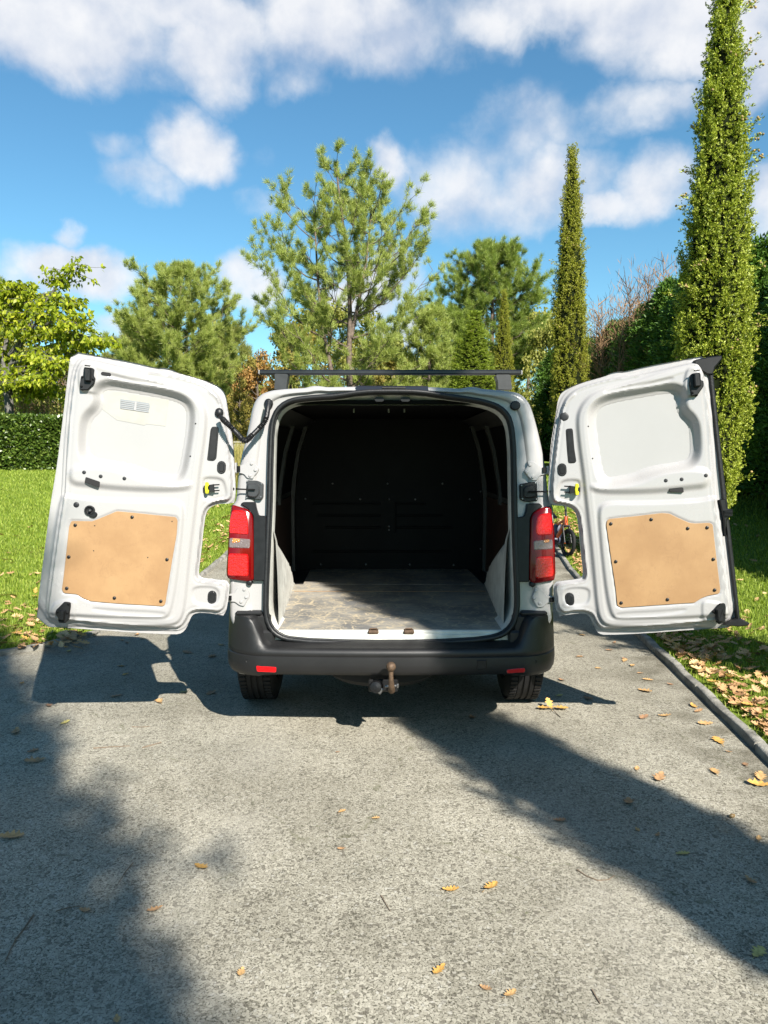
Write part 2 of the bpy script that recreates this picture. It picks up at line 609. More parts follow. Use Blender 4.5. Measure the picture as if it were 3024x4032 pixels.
def special_materials():
    # ---- bumper: black grained plastic, scuffed
    m = pbr('bumper', (0.03, 0.031, 0.034), 0.42)
    t = NT(m.node_tree)
    tc = t.n('ShaderNodeTexCoord')
    o = tc.outputs['Object']
    st = t.n('ShaderNodeMapping', inp={'Vector': o, 'Scale': (9, 9, 60)})
    sc = t.noise(st.outputs[0], 4.0, 8, 0.7)
    sp = t.noise(o, 40.0, 6, 0.75)
    zone = t.step(t.noise(o, 3.0, 3), 0.45, 0.7)
    f = t.math('MULTIPLY', t.math('ADD', t.step(sc, 0.60, 0.78), t.step(sp, 0.68, 0.8)), zone, clamp=True)
    c = t.mix(t.math('MULTIPLY', f, 0.8), t.mix(t.noise(o, 6, 5), (0.012, 0.012, 0.013), (0.026, 0.026, 0.027)), (0.30, 0.29, 0.28))
    bp = t.n('ShaderNodeBump', inp={'Strength': 0.25, 'Distance': 0.001, 'Height': t.noise(o, 900, 2)})
    p = t.n('ShaderNodeBsdfPrincipled', inp={'Base Color': c, 'Roughness': t.math('ADD', 0.36, t.math('MULTIPLY', sp, 0.2)), 'Specular IOR Level': 0.4, 'Normal': bp.outputs[0]})
    t.n('ShaderNodeOutputMaterial', inp={0: p.outputs[0]})
    # ---- door boards: fibre board with stains
    m = pbr('board', (0.5, 0.32, 0.17), 0.6)
    t = NT(m.node_tree)
    tc = t.n('ShaderNodeTexCoord'); o = tc.outputs['Object']
    n1 = t.noise(o, 5, 6, 0.6); n2 = t.noise(o, 160, 4, 0.7)
    c = t.mix(t.step(n1, 0.3, 0.72), (0.42, 0.235, 0.095), (0.52, 0.31, 0.135))
    c = t.mix(t.math('MULTIPLY', t.step(n2, 0.5, 0.8), 0.25), c, (0.36, 0.20, 0.09))
    scm = t.n('ShaderNodeMapping', inp={'Vector': o, 'Rotation': (0.3, 0.9, 0.2), 'Scale': (6, 6, 90)})
    scr = t.noise(scm.outputs[0], 3, 7, 0.75)
    c = t.mix(t.math('MULTIPLY', t.step(scr, 0.62, 0.70), 0.7), c, (0.27, 0.14, 0.06))
    fm = t.n('ShaderNodeMapping', inp={'Vector': o, 'Scale': (60, 60, 6)})
    c = t.mix(t.math('MULTIPLY', t.step(t.noise(fm.outputs[0], 5, 4, .7), .45, .75), .22), c, (0.33, 0.18, 0.075))
    n3 = t.noise(o, 11, 5, 0.65, 1.2)
    ring = t.math('SUBTRACT', 1.0, t.math('MULTIPLY', t.math('ABSOLUTE', t.math('SUBTRACT', n3, 0.60)), 60), clamp=True)
    c = t.mix(t.math('MULTIPLY', ring, 0.28), c, (0.28, 0.14, 0.06))
    p = t.n('ShaderNodeBsdfPrincipled', inp={'Base Color': c, 'Roughness': 0.55})
    t.n('ShaderNodeOutputMaterial', inp={0: p.outputs[0]})
    # ---- cargo floor: dark coated plywood, scratched
    m = pbr('cargo_floor', (0.2, 0.2, 0.2), 0.5)
    t = NT(m.node_tree)
    tc = t.n('ShaderNodeTexCoord'); o = tc.outputs['Object']
    c = t.mix(t.step(t.noise(o, 3, 5), 0.35, 0.7), (0.26, 0.26, 0.255), (0.56, 0.53, 0.47))
    c = t.mix(t.math('MULTIPLY', t.step(t.noise(o, 14, 6, 0.7), 0.5, 0.75), 0.6), c, (0.15, 0.15, 0.16))
    for i, (rz, sc_, th, amt) in enumerate(((0.3, 5, .055, .95), (1.2, 9, .07, .9), (2.2, 14, .09, .85), (0.05, 22, .12, .7), (0.8, 3.2, .03, .95))):
        wn = t.n('ShaderNodeTexNoise', inp={'Vector': o, 'Scale': 6.0 + i * 2, 'Detail': 2.0})
        mp = t.n('ShaderNodeMapping', inp={'Vector': t.vmath('ADD', o, t.vmath('MULTIPLY', wn.outputs['Color'], (.12, .12, 0))), 'Rotation': (0, 0, rz), 'Location': (i * 3.1, i, 0), 'Scale': (1.0, 1.8, 1)})
        ve = t.n('ShaderNodeTexVoronoi', feature='DISTANCE_TO_EDGE', voronoi_dimensions='2D', inp={'Vector': mp.outputs[0], 'Scale': float(sc_)})
        f = t.step(ve.outputs[0], th, th * .3)
        brk = t.step(t.noise(o, 4 + 2 * i, 3), 0.46, 0.60)
        c = t.mix(t.math('MULTIPLY', t.math('MULTIPLY', f, brk), amt), c, (0.80, 0.68, 0.48))
    fib = t.n('ShaderNodeMapping', inp={'Vector': o, 'Scale': (6, 90, 6)})
    c = t.mix(t.math('MULTIPLY', t.step(t.noise(fib.outputs[0], 6, 5, 0.7), 0.55, 0.75), 0.45), c, (0.50, 0.475, 0.43))
    p = t.n('ShaderNodeBsdfPrincipled', inp={'Base Color': c, 'Roughness': 0.5, 'Specular IOR Level': 0.5})
    t.n('ShaderNodeOutputMaterial', inp={0: p.outputs[0]})
    # ---- tail-lamp cells: moulded red optics
    for nm, col, hi in (('lens_red', (0.78, 0.006, 0.008), (1.4, 0.06, 0.06)), ('lens_clear', (0.22, 0.17, 0.17), (0.62, 0.56, 0.56))):
        m = pbr(nm, col, 0.15)
        t = NT(m.node_tree)
        tc = t.n('ShaderNodeTexCoord'); o = tc.outputs['Object']
        v = t.n('ShaderNodeTexVoronoi', inp={'Vector': o, 'Scale': 85.0})
        wv = t.n('ShaderNodeTexWave', wave_type='BANDS', bands_direction='X', inp={'Vector': o, 'Scale': 30.0})
        c = t.mix(t.step(v.outputs['Distance'], 0.25, 0.05), col, hi)
        h = t.math('ADD', v.outputs['Distance'], t.math('MULTIPLY', wv.outputs[1], 0.25))
        bp = t.n('ShaderNodeBump', inp={'Strength': 0.4, 'Distance': 0.003, 'Height': h})
        p = t.n('ShaderNodeBsdfPrincipled', inp={'Base Color': c, 'Roughness': 0.12, 'Normal': bp.outputs[0], 'Coat Weight': 0.35, 'Coat Roughness': 0.04})
        t.n('ShaderNodeOutputMaterial', inp={0: p.outputs[0]})
    pbr('lens_amber', (0.85, 0.30, 0.06), 0.15, coat=1.0, bump=0.5, bscale=120)
    # ---- old chipped asphalt
    m = pbr('asphalt', (0.25, 0.25, 0.24), 0.85)
    t = NT(m.node_tree)
    tc = t.n('ShaderNodeTexCoord'); o = tc.outputs['Object']
    wn = t.n('ShaderNodeTexNoise', inp={'Vector': o, 'Scale': 60.0, 'Detail': 3.0})
    ow = t.vmath('ADD', o, t.vmath('MULTIPLY', t.vmath('SUBTRACT', wn.outputs['Color'], (.5, .5, .5)), (.012, .012, 0)))
    v = t.n('ShaderNodeTexVoronoi', inp={'Vector': ow, 'Scale': 95.0})
    ve = t.n('ShaderNodeTexVoronoi', feature='DISTANCE_TO_EDGE', inp={'Vector': ow, 'Scale': 95.0})
    sepc = t.n('ShaderNodeSeparateColor', inp={0: v.outputs['Color']})
    big = t.noise(o, 0.9, 5, 0.6)
    mid = t.noise(o, 7.0, 4, 0.65)
    fine = t.noise(o, 70.0, 5, 0.75)
    brk = t.noise(o, 130.0, 3, 0.6)
    stone = t.mix(sepc.outputs[0], (0.46, 0.435, 0.365), (0.70, 0.67, 0.58))
    stone = t.mix(t.step(sepc.outputs[1], 0.93, 0.98), stone, (0.68, 0.66, 0.60))
    stone = t.mix(t.step(sepc.outputs[2], 0.86, 0.97), stone, (0.28, 0.26, 0.22))
    gap = t.step(t.math('ADD', ve.outputs[0], t.math('MULTIPLY', t.step(brk, 0.38, 0.60), 0.14)), 0.02, 0.17)
    pit = t.step(t.math('ADD', fine, t.math('MULTIPLY', t.math('SUBTRACT', mid, 0.5), 0.42)), 0.33, 0.47)
    k = t.math('MULTIPLY', t.math('ADD', 0.10, t.math('MULTIPLY', gap, 0.90)), t.math('ADD', 0.32, t.math('MULTIPLY', pit, 0.68)))
    c = t.mix(k, (0.055, 0.05, 0.028), stone)
    c = t.mix(1.0, c, t.mix(t.step(big, 0.32, 0.68), (0.74 / GAIN, 0.725 / GAIN, 0.67 / GAIN), (1.07 / GAIN, 1.055 / GAIN, 1.0 / GAIN)), 'MULTIPLY')
    moss = t.math('MULTIPLY', t.step(t.noise(o, 24, 4), 0.60, 0.72), t.step(t.noise(o, 2.2, 3), 0.5, 0.68))
    c = t.mix(t.math('MULTIPLY', moss, 0.5), c, (0.12, 0.14, 0.035))
    cw = t.n('ShaderNodeTexNoise', inp={'Vector': o, 'Scale': 2.2, 'Detail': 5.0, 'Roughness': .65})
    cv = t.n('ShaderNodeTexVoronoi', feature='DISTANCE_TO_EDGE', voronoi_dimensions='2D', inp={'Vector': t.vmath('ADD', o, t.vmath('MULTIPLY', cw.outputs['Color'], (.5, .5, 0))), 'Scale': .55})
    crk = t.math('MULTIPLY', t.step(cv.outputs[0], .008, .002), t.step(t.noise(o, 9.0, 4), .48, .60))
    c = t.mix(t.math('MULTIPLY', crk, .42), c, (.12, .125, .05))
    stn = t.step(t.noise(o, 1.7, 6, .62, .6), .60, .74)
    c = t.mix(t.math('MULTIPLY', stn, .30), c, (.20, .19, .165))
    sxl = t.n('ShaderNodeSeparateXYZ', inp={0: o})
    lane = t.math('SUBTRACT', 1.0, t.math('MULTIPLY', t.math('ABSOLUTE', t.math('SUBTRACT', t.math('ABSOLUTE', t.math('SUBTRACT', sxl.outputs[0], .05)), .72)), 3.2), clamp=True)
    c = t.mix(t.math('MULTIPLY', t.math('MULTIPLY', lane, t.step(t.noise(o, 1.3, 4), .3, .65)), .22), c, (.66, .635, .56))
    # damp, dirty strip that gathers along the right kerb and below the left corner
    sx = t.n('ShaderNodeSeparateXYZ', inp={0: o})
    ke = t.math('SUBTRACT', sx.outputs[0], t.math('ADD', 1.62, t.math('MULTIPLY', sx.outputs[1], 0.088)))
    dirt = t.math('MULTIPLY', t.step(ke, -0.65, -0.02), t.step(t.noise(o, 3.5, 5), 0.38, 0.62))
    c = t.mix(t.math('MULTIPLY', dirt, 0.7), c, (0.10, 0.085, 0.052))
    far = t.math('MULTIPLY', t.step(sx.outputs[1], 3.6, 7.5), t.step(t.noise(o, 1.1, 5), .2, .7))
    c = t.mix(t.math('MULTIPLY', far, .35), c, (0.24, 0.215, 0.165))
    hgt = t.math('ADD', t.math('MULTIPLY', gap, 0.6), t.math('MULTIPLY', pit, 0.6))
    bp = t.n('ShaderNodeBump', inp={'Strength': 0.35, 'Distance': 0.003, 'Height': hgt})
    p = t.n('ShaderNodeBsdfPrincipled', inp={'Base Color': c, 'Roughness': 0.78, 'Specular IOR Level': 0.3, 'Normal': bp.outputs[0]})
    t.n('ShaderNodeOutputMaterial', inp={0: p.outputs[0]})
    # ---- soil and short turf under the blades
    m = pbr('turf', (0.1, 0.16, 0.03), 0.9)
    t = NT(m.node_tree)
    tc = t.n('ShaderNodeTexCoord'); o = tc.outputs['Object']
    n1 = t.noise(o, 1.3, 5, 0.6); n2 = t.noise(o, 30, 5, 0.75)
    c = t.mix(t.step(n2, 0.3, 0.7), (0.14, 0.22, 0.02), (0.33, 0.46, 0.07))
    c = t.mix(t.math('MULTIPLY', t.step(n1, 0.5, 0.75), 0.4), c, (0.23, 0.23, 0.06))
    bp = t.n('ShaderNodeBump', inp={'Strength': 0.8, 'Distance': 0.03, 'Height': n2})
    p = t.n('ShaderNodeBsdfPrincipled', inp={'Base Color': c, 'Roughness': 0.9, 'Normal': bp.outputs[0], 'Specular IOR Level': 0.1})
    t.n('ShaderNodeOutputMaterial', inp={0: p.outputs[0]})
    # ---- yellowed tape patch on the door skin
    pbr('tape_patch', (0.51, 0.50, 0.455), 0.4, var=0.06, vscale=12)


def door_paint():
    m = pbr('door_paint', (0.47, 0.465, 0.455), 0.3)
    t = NT(m.node_tree)
    tc = t.n('ShaderNodeTexCoord'); o = tc.outputs['Object']
    c = t.mix(t.step(t.noise(o, 2.5, 4), .3, .7), (0.515, 0.503, 0.502), (0.53, 0.518, 0.518))
    st = t.n('ShaderNodeMapping', inp={'Vector': o, 'Rotation': (0, .5, 0), 'Scale': (5, 5, 60)})
    scr = t.math('MULTIPLY', t.step(t.noise(st.outputs[0], 3.0, 7, .75), .665, .72), t.step(t.noise(o, 3.1, 3), .52, .66))
    c = t.mix(t.math('MULTIPLY', scr, .3), c, (.36, .35, .33))
    spk = t.math('MULTIPLY', t.step(t.noise(o, 75, 3, .6), .70, .76), t.step(t.noise(o, 4.2, 4), .5, .65))
    c = t.mix(t.math('MULTIPLY', spk, .3), c, (.28, .26, .22))
    dust = t.step(t.noise(o, 8, 6, .7), .52, .80)
    c = t.mix(t.math('MULTIPLY', dust, .07), c, (.40, .38, .33))
    p = t.n('ShaderNodeBsdfPrincipled', inp={'Base Color': c, 'Roughness': t.math('ADD', .24, t.math('MULTIPLY', dust, .25)), 'Coat Weight': 0.35, 'Coat Roughness': 0.08})
    t.n('ShaderNodeOutputMaterial', inp={0: p.outputs[0]})


special_materials()
door_paint()
leafmat('grass_blade', [(0.12, 0.19, 0.012), (0.23, 0.32, 0.03), (0.35, 0.41, 0.075)], 0.35, 0.6)
leafmat('grass_dry', [(0.34, 0.30, 0.09), (0.46, 0.38, 0.14), (0.26, 0.28, 0.06)], 0.35, 0.7)
leafmat('pine_needle', [(0.12, 0.18, 0.025), (0.23, 0.31, 0.055), (0.37, 0.43, 0.11)], 0.32, 0.45)
leafmat('pine_needle_light', [(0.18, 0.24, 0.04), (0.34, 0.41, 0.09), (0.48, 0.52, 0.16)], 0.34, 0.45)
leafmat('pine_needle_dull', [(0.13, 0.16, 0.03), (0.23, 0.26, 0.055), (0.32, 0.32, 0.10)], 0.30, 0.5)
leafmat('cypress_leaf', [(0.10, 0.145, 0.010), (0.31, 0.375, 0.03), (0.56, 0.61, 0.11)], 0.25, 0.5, (0.27, 0.17, 0.07), 0.03, 1.6)
leafmat('cypress_leaf_olive', [(0.12, 0.14, 0.010), (0.30, 0.32, 0.028), (0.50, 0.49, 0.08)], 0.25, 0.5, (0.24, 0.15, 0.05), 0.12, 1.8)
leafmat('conifer_dark', [(0.03, 0.08, 0.010), (0.08, 0.17, 0.022), (0.16, 0.28, 0.045)], 0.18, 0.5, (0.20, 0.13, 0.07), -0.02, 0.9)
leafmat('conifer_light', [(0.13, 0.19, 0.014), (0.28, 0.37, 0.04), (0.44, 0.51, 0.09)], 0.25, 0.5)
leafmat('lime_leaf', [(0.13, 0.19, 0.010), (0.31, 0.38, 0.02), (0.50, 0.52, 0.04)], 0.45, 0.45, (0.45, 0.26, 0.03), -0.04, 0.8)
leafmat('laurel_leaf', [(0.03, 0.065, 0.008), (0.075, 0.13, 0.015), (0.16, 0.22, 0.04)], 0.15, 0.35, spec=0.5)
leafmat('oak_green', [(0.17, 0.19, 0.03), (0.29, 0.30, 0.06), (0.40, 0.38, 0.10)], 0.35, 0.6)
leafmat('oak_orange', [(0.20, 0.14, 0.035), (0.38, 0.21, 0.06), (0.48, 0.28, 0.09)], 0.35, 0.6)
leafmat('oak_yellow', [(0.22, 0.20, 0.04), (0.36, 0.28, 0.06), (0.24, 0.24, 0.06)], 0.35, 0.6)
leafmat('litter', [(0.34, 0.19, 0.09), (0.54, 0.32, 0.15), (0.75, 0.50, 0.27)], 0.15, 0.7)
for i_, c_ in enumerate([(0.72, 0.44, 0.18), (0.58, 0.34, 0.16), (0.86, 0.46, 0.11), (0.48, 0.27, 0.14), (0.70, 0.60, 0.20)]):
    pbr('fallen_%d' % i_, c_, 0.7, var=0.25, vscale=60, bump=0.3, bscale=120)

# ---------------------------------------------------------------- ground, drive, lawns, kerbs


def ter(x, y):
    return 1.05 * sm(y, 9.0, 20.5) + 0.3 * sm(y, 24, 70)


KR = chaikin(np.array([(1.10, -6), (1.55, -.5), (1.75, 1.6), (1.944, 3.78), (2.152, 6.16), (2.367, 9.49), (2.534, 11.13), (2.78, 14), (3.0, 18), (3.1, 26), (3.1, 34)]), 1, False)
KL = chaikin(np.array([(-16, 4.6), (-9, 5.0), (-5, 5.42), (-3.4, 5.68), (-2.90, 5.86), (-2.64, 6.17), (-2.40, 6.62), (-2.30, 7.4), (-2.26, 9.6), (-2.25, 14), (-2.3, 20), (-2.3, 34)]), 1, False)

# one sheet to the horizon
gx = np.concatenate([np.linspace(-400, -40, 10), np.linspace(-36, 36, 37), np.linspace(40, 400, 10)])
gy = np.concatenate([np.linspace(-200, -20, 6), np.linspace(-16, 72, 60), np.linspace(80, 900, 12)])
GX, GY = np.meshgrid(gx, gy)
nx_ = len(gx)
ii = (np.arange(len(gy) - 1)[:, None] * nx_ + np.arange(nx_ - 1)[None]).ravel()
o = mk('ground', np.stack([GX.ravel(), GY.ravel(), ter(GX.ravel(), GY.ravel()) - 0.05], 1), None, 'turf', smooth=True,
       quads=np.stack([ii, ii + 1, ii + nx_ + 1, ii + nx_], 1))
set_props(o, kind='structure')


def sheet(name, poly, step, dz, mat):
    P, Q = clip_grid(poly, step)
    T = np.concatenate([Q[:, [0, 1, 2]], Q[:, [0, 2, 3]]])
    a, b, c = P[T[:, 0]], P[T[:, 1]], P[T[:, 2]]
    T = T[((b - a)[:, 0] * (c - a)[:, 1] - (b - a)[:, 1] * (c - a)[:, 0]) > 1e-5]
    o = mk(name, np.column_stack([P, ter(P[:, 0], P[:, 1]) + dz]), None, mat, tris=T)
    return set_props(o, kind='structure')


drive_poly = np.vstack([KR, [(0, 34)], KL[::-1], [(-16, -6)]])
sheet('driveway', drive_poly, 0.2, 0.0, 'asphalt')
LAWN_Z = 0.032
lawnR = np.vstack([KR + np.array([0.04, 0]), [(13, 34), (13, -6)]])
lawnL = np.vstack([KL + np.array([-0.03, 0.04]), [(-16, 34)]])
sheet('lawn', lawnR, 0.3, LAWN_Z, 'turf')
sheet('lawn', lawnL, 0.3, LAWN_Z, 'turf')


def kerb(line, side, y_lo, y_hi, length):
    root = thing('kerb', (*line[len(line) // 2], 0), kind='structure')
    seg = np.linalg.norm(np.diff(line, axis=0), axis=1)
    cum = np.concatenate([[0], np.cumsum(seg)])
    def at(s):
        return np.array([np.interp(s, cum, line[:, 0]), np.interp(s, cum, line[:, 1])])
    s = 0.0
    while s < cum[-1] - length:
        n = 6
        pts = [at(s + 0.006 + (length - 0.012) * k / n) for k in range(n + 1)]
        if y_lo < pts[0][1] < y_hi:
            V = []; F = []
            jz = random.uniform(-.006, .006); jx = random.uniform(-.006, .006)
            prof = [(-.002, -.06), (.0, .026), (.004, .036), (.013, .042), (.050, .043), (.057, .039), (.06, .028), (.061, -.06)]
            for k, p in enumerate(pts):
                tg = at(s + length * k / n + .05) - at(s + length * k / n - .05)
                tg /= np.linalg.norm(tg)
                nrm = np.array([tg[1], -tg[0]]) * side
                for (a, z) in prof:
                    q = p + nrm * (a + jx)
                    w = 0.003 * math.sin(9 * q[1] + 5 * z * 10) + random.uniform(-.003, .003)
                    V.append((q[0] + (w if z > .02 else 0), q[1], ter(q[0], q[1]) + z + jz * (z > 0) + (w if z > .02 else 0)))
            m = len(prof)
            for k in range(n):
                for a in range(m - 1):
                    f = (k * m + a, k * m + a + 1, (k + 1) * m + a + 1, (k + 1) * m + a)
                    F.append(f if side < 0 else f[::-1])
            F.append(tuple(range(m))); F.append(tuple(n * m + a for a in range(m))[::-1])
            mk('kerb_stone', V, F, 'kerb_stone', root, smooth=True, angle=50)
        s += length
    return root


kerb(KR, 1, 0.5, 24, 1.0)
kerb(KL, -1, 4.5, 24, 1.0)


# ---------------------------------------------------------------- grass
def blades(name, poly, n, h, w, mat, dens, lim, label):
    """short grass: one triangle-pair per blade, thinned with distance"""
    lo, hi = np.array(lim[0]), np.array(lim[1])
    P = RNG.uniform(lo, hi, (n, 2))
    P = P[RNG.random(len(P)) < dens(P[:, 0], P[:, 1])]
    d, _ = sdf(P, poly)
    P = P[d < -0.01]
    d = d[d < -0.01]
    k = len(P)
    dist = np.hypot(P[:, 0], P[:, 1])
    sc = np.clip(dist / 6.0, 0.8, 2.4)
    H = h * RNG.uniform(.5, 1.25, k) * (1 + .25 * (sc - 1))
    W = w * sc * RNG.uniform(.7, 1.3, k)
    a = RNG.uniform(0, 2 * math.pi, k)
    lean = RNG.uniform(.2, 1.0, k)
    az = RNG.uniform(0, 2 * math.pi, k)
    base = np.column_stack([P, ter(P[:, 0], P[:, 1]) + LAWN_Z - .005])
    side = np.column_stack([np.cos(a), np.sin(a), np.zeros(k)]) * W[:, None] / 2
    mid = base + np.column_stack([np.cos(az) * lean * .25, np.sin(az) * lean * .25, np.full(k, .6)]) * H[:, None]
    tip = base + np.column_stack([np.cos(az) * lean * .75, np.sin(az) * lean * .75, 1 - .25 * lean]) * H[:, None]
    V = np.stack([base - side, base + side, mid + side * .8, mid - side * .8, tip], 1).reshape(-1, 3)
    i = np.arange(k)[:, None] * 5
    o = mk(name, V, None, mat, quads=i + np.array([[0, 1, 2, 3]]), tris=i + np.array([[3, 2, 4]]))
    return set_props(o, label, 'grass', kind='stuff')


fall = lambda x, y: np.clip((7.0 / np.hypot(x, y)) ** 1.6, 0, 1)
blades('lawn_grass', lawnR, 420000, .05, .0062, 'grass_blade', lambda x, y: fall(x, y) * (x < y * .62 + .6) * (y > 2.8), ((1.7, 2.5), (12, 25)), 'short sunlit grass of the lawn right of the drive')
blades('lawn_grass', lawnL, 480000, .05, .0062, 'grass_blade', lambda x, y: fall(x, y) * (-x < y * .62 + .8), ((-13, 4.8), (-2.2, 23)), 'short bright green grass of the lawn left of the drive')

# ================================================================ THE VAN
def crop(x0, y0, s):
    return lambda *p: np.array([(x0 + s * u, y0 + s * v) for (u, v) in p])


Z1 = crop(100, 1350, 1000 / 1659)
Z2 = crop(2000, 1350, 1000 / 1659)
Z3 = crop(850, 1400, 1400 / 1659)
Z4 = crop(850, 1900, 1400 / 1659)
Z5 = crop(850, 1850, 300 / 1327)
Z6 = crop(1980, 1850, 350 / 1548)
ZC = crop(880, 1550, 300 / 1659)
ZD = crop(250, 1350, 500 / 1659)
ZE = crop(2600, 1380, 350 / 1659)

X0 = 0.040
FLOOR = 0.60
van = thing('van', (X0, 6.3, 0), 'white panel van seen from behind with both rear doors swung open', 'van')
FRM = Fr((X0, 4.12, 0.6), (1, 0, 0), (0, 0.09, 1.0))


def fuv(fr, px, h=0.0):
    return np.array([fr.uv(x, y, h) for x, y in px])


def radial(poly, c, n):
    """resample a star-shaped polygon at n equal angles round c"""
    p = np.asarray(poly) - c
    out = np.zeros((n, 2))
    for k in range(n):
        a = 2 * math.pi * k / n
        d = np.array([math.cos(a), math.sin(a)]); nr = np.array([-d[1], d[0]])
        s = p @ nr; t = p @ d
        best = 0
        for i in range(len(p)):
            j = i - 1
            if (s[i] > 0) != (s[j] > 0):
                f = s[i] / (s[i] - s[j])
                tt = t[i] + f * (t[j] - t[i])
                best = max(best, tt)
        out[k] = d * best
    return out + c


outer_px = np.vstack([
    Z4((92, 900), (92, 700), (62, 640), (58, 450), (66, 100)),
    Z3((88, 690), (100, 560), (115, 470), (140, 370), (155, 300), (165, 245), (180, 205), (210, 174), (260, 158), (330, 151), (418, 147), (445, 137), (485, 137),
       (508, 143), (650, 141), (1000, 143), (1150, 151), (1178, 142), (1215, 143), (1240, 152), (1330, 158), (1410, 168), (1445, 190), (1470, 225), (1490, 285),
       (1510, 360), (1530, 450), (1545, 540), (1552, 620), (1560, 690)),
    Z4((1578, 100), (1582, 300), (1580, 450), (1574, 640), (1544, 700), (1544, 900))])
open_px = np.vstack([
    Z3((252, 690), (256, 480), (262, 330), (280, 265), (320, 225), (380, 205), (480, 196), (560, 192), (680, 172), (820, 169), (960, 172), (1060, 190), (1180, 205), (1270, 222),
       (1335, 250), (1372, 300), (1386, 400), (1390, 560), (1392, 690)),
    Z4((1396, 300), (1406, 540), (1402, 620), (1370, 690), (1290, 728), (1000, 746), (700, 748), (345, 735), (272, 702), (238, 645), (232, 560), (245, 250))])
ouv = fuv(FRM, outer_px)
iuv = chaikin(fuv(FRM, open_px), 1)
CEN = np.array([0.0, 0.63])
N = 360
RO, RI = radial(ouv, CEN, N), radial(iuv, CEN, N)
RO = (np.roll(RO, 1, 0) + 2 * RO + np.roll(RO, -1, 0)) / 4
dirs = (RO - CEN) / np.linalg.norm(RO - CEN, axis=1)[:, None]


def rings_mesh(rings):
    V = np.concatenate(rings)
    Q = []
    k = np.arange(N); l = (k + 1) % N
    for i in range(len(rings) - 1):
        Q.append(np.stack([i * N + k, i * N + l, (i + 1) * N + l, (i + 1) * N + k], 1))
    return V, np.concatenate(Q)


def lerp(t):
    return RO + (RI - RO) * t


def body():
    rings = []
    base = FRM.pt(RO, -0.05)
    # sections forward of the rear frame: sides, roof, windscreen and bonnet
    secs = [(8.62, .90, .78), (8.60, .93, .98), (8.35, .965, 1.10), (7.75, 1.02, 1.28), (7.15, 1.045, 1.72), (6.9, 1.045, 1.9), (6.6, 1.045, 3), (5.4, 1.04, 3), (4.6, 1.02, 3)]
    for (y, sx, ztop) in secs:
        p = base.copy()
        p[:, 0] = X0 + (p[:, 0] - X0) * sx
        zt = p[:, 2] + 0.02 * (p[:, 2] > 1.8)
        p[:, 2] = np.where(zt > ztop, ztop + 0.04 * (zt - ztop), zt)
        p[:, 1] = y
        rings.append(p)
    rings.append(FRM.pt(RO + dirs * .004, -0.10))
    rings.append(FRM.pt(RO, -0.03))
    rings.append(FRM.pt(RO - dirs * .006, -0.012))
    rings.append(FRM.pt(RO - dirs * .018, -0.003))
    rings.append(FRM.pt(RO - dirs * .026, 0.0))
    rings.append(FRM.pt(RO + (RI - RO) * .44, 0.0))
    rings.append(FRM.pt(RO + (RI - RO) * .50, -0.004))
    rings.append(FRM.pt(RO + (RI - RO) * .56, -0.016))
    rings.append(FRM.pt(RO + (RI - RO) * .62, -0.018))
    rings.append(FRM.pt(RI + dirs * .006, -0.018))
    rings.append(FRM.pt(RI, -0.024))
    V, Q = rings_mesh(rings)
    V = np.vstack([V, V[:N].mean(0)])
    k = np.arange(N)
    T = np.stack([k, np.full(N, len(V) - 1), (k + 1) % N], 1)
    mk('body', V, None, 'white_paint', van, smooth=True, quads=Q[:, ::-1], tris=T, angle=35)
    # inner return of the opening, painted like the load bay
    r2 = RI - dirs * .002
    a = FRM.pt(r2, -0.022)
    b = FRM.pt(RI - dirs * .010, -0.05)
    c = FRM.pt(RI - dirs * .016, -0.12)
    c[:, 2] = np.minimum(c[:, 2], 1.838)
    d = c.copy(); d[:, 1] = np.where(c[:, 2] > 1.7, 4.30, 4.46)
    d[:, 0] = X0 + (c[:, 0] - X0) * (1 + .12 * sm(c[:, 2], 1.0, 1.3))
    d[:, 2] = np.where(c[:, 2] > 1.7, np.minimum(c[:, 2], 1.835), np.maximum(c[:, 2], .585))
    V, Q = rings_mesh([a, b, c, d])
    mk('opening_return', V, None, 'inner_paint', van, smooth=True, quads=Q[:, ::-1], angle=40)
    # black rubber seal round the opening
    sp = FRM.pt(RI + dirs * .004, 0.004)
    bb = B()
    bb.tube(sp[::2], .0135, 8, closed=True)
    bb.obj('door_seal', 'rubber', van, smooth=True)
    bb = B()
    bb.tube(FRM.pt(RI[::2] - dirs[::2] * .008, -.012), .008, 6, closed=True)
    bb.obj('door_seal', 'rubber', van, smooth=True)


body()


def part(name, mat, fn, parent=None, smooth=False, angle=None):
    b = B(); fn(b)
    return b.obj(name, mat, parent or van, smooth, angle=angle)


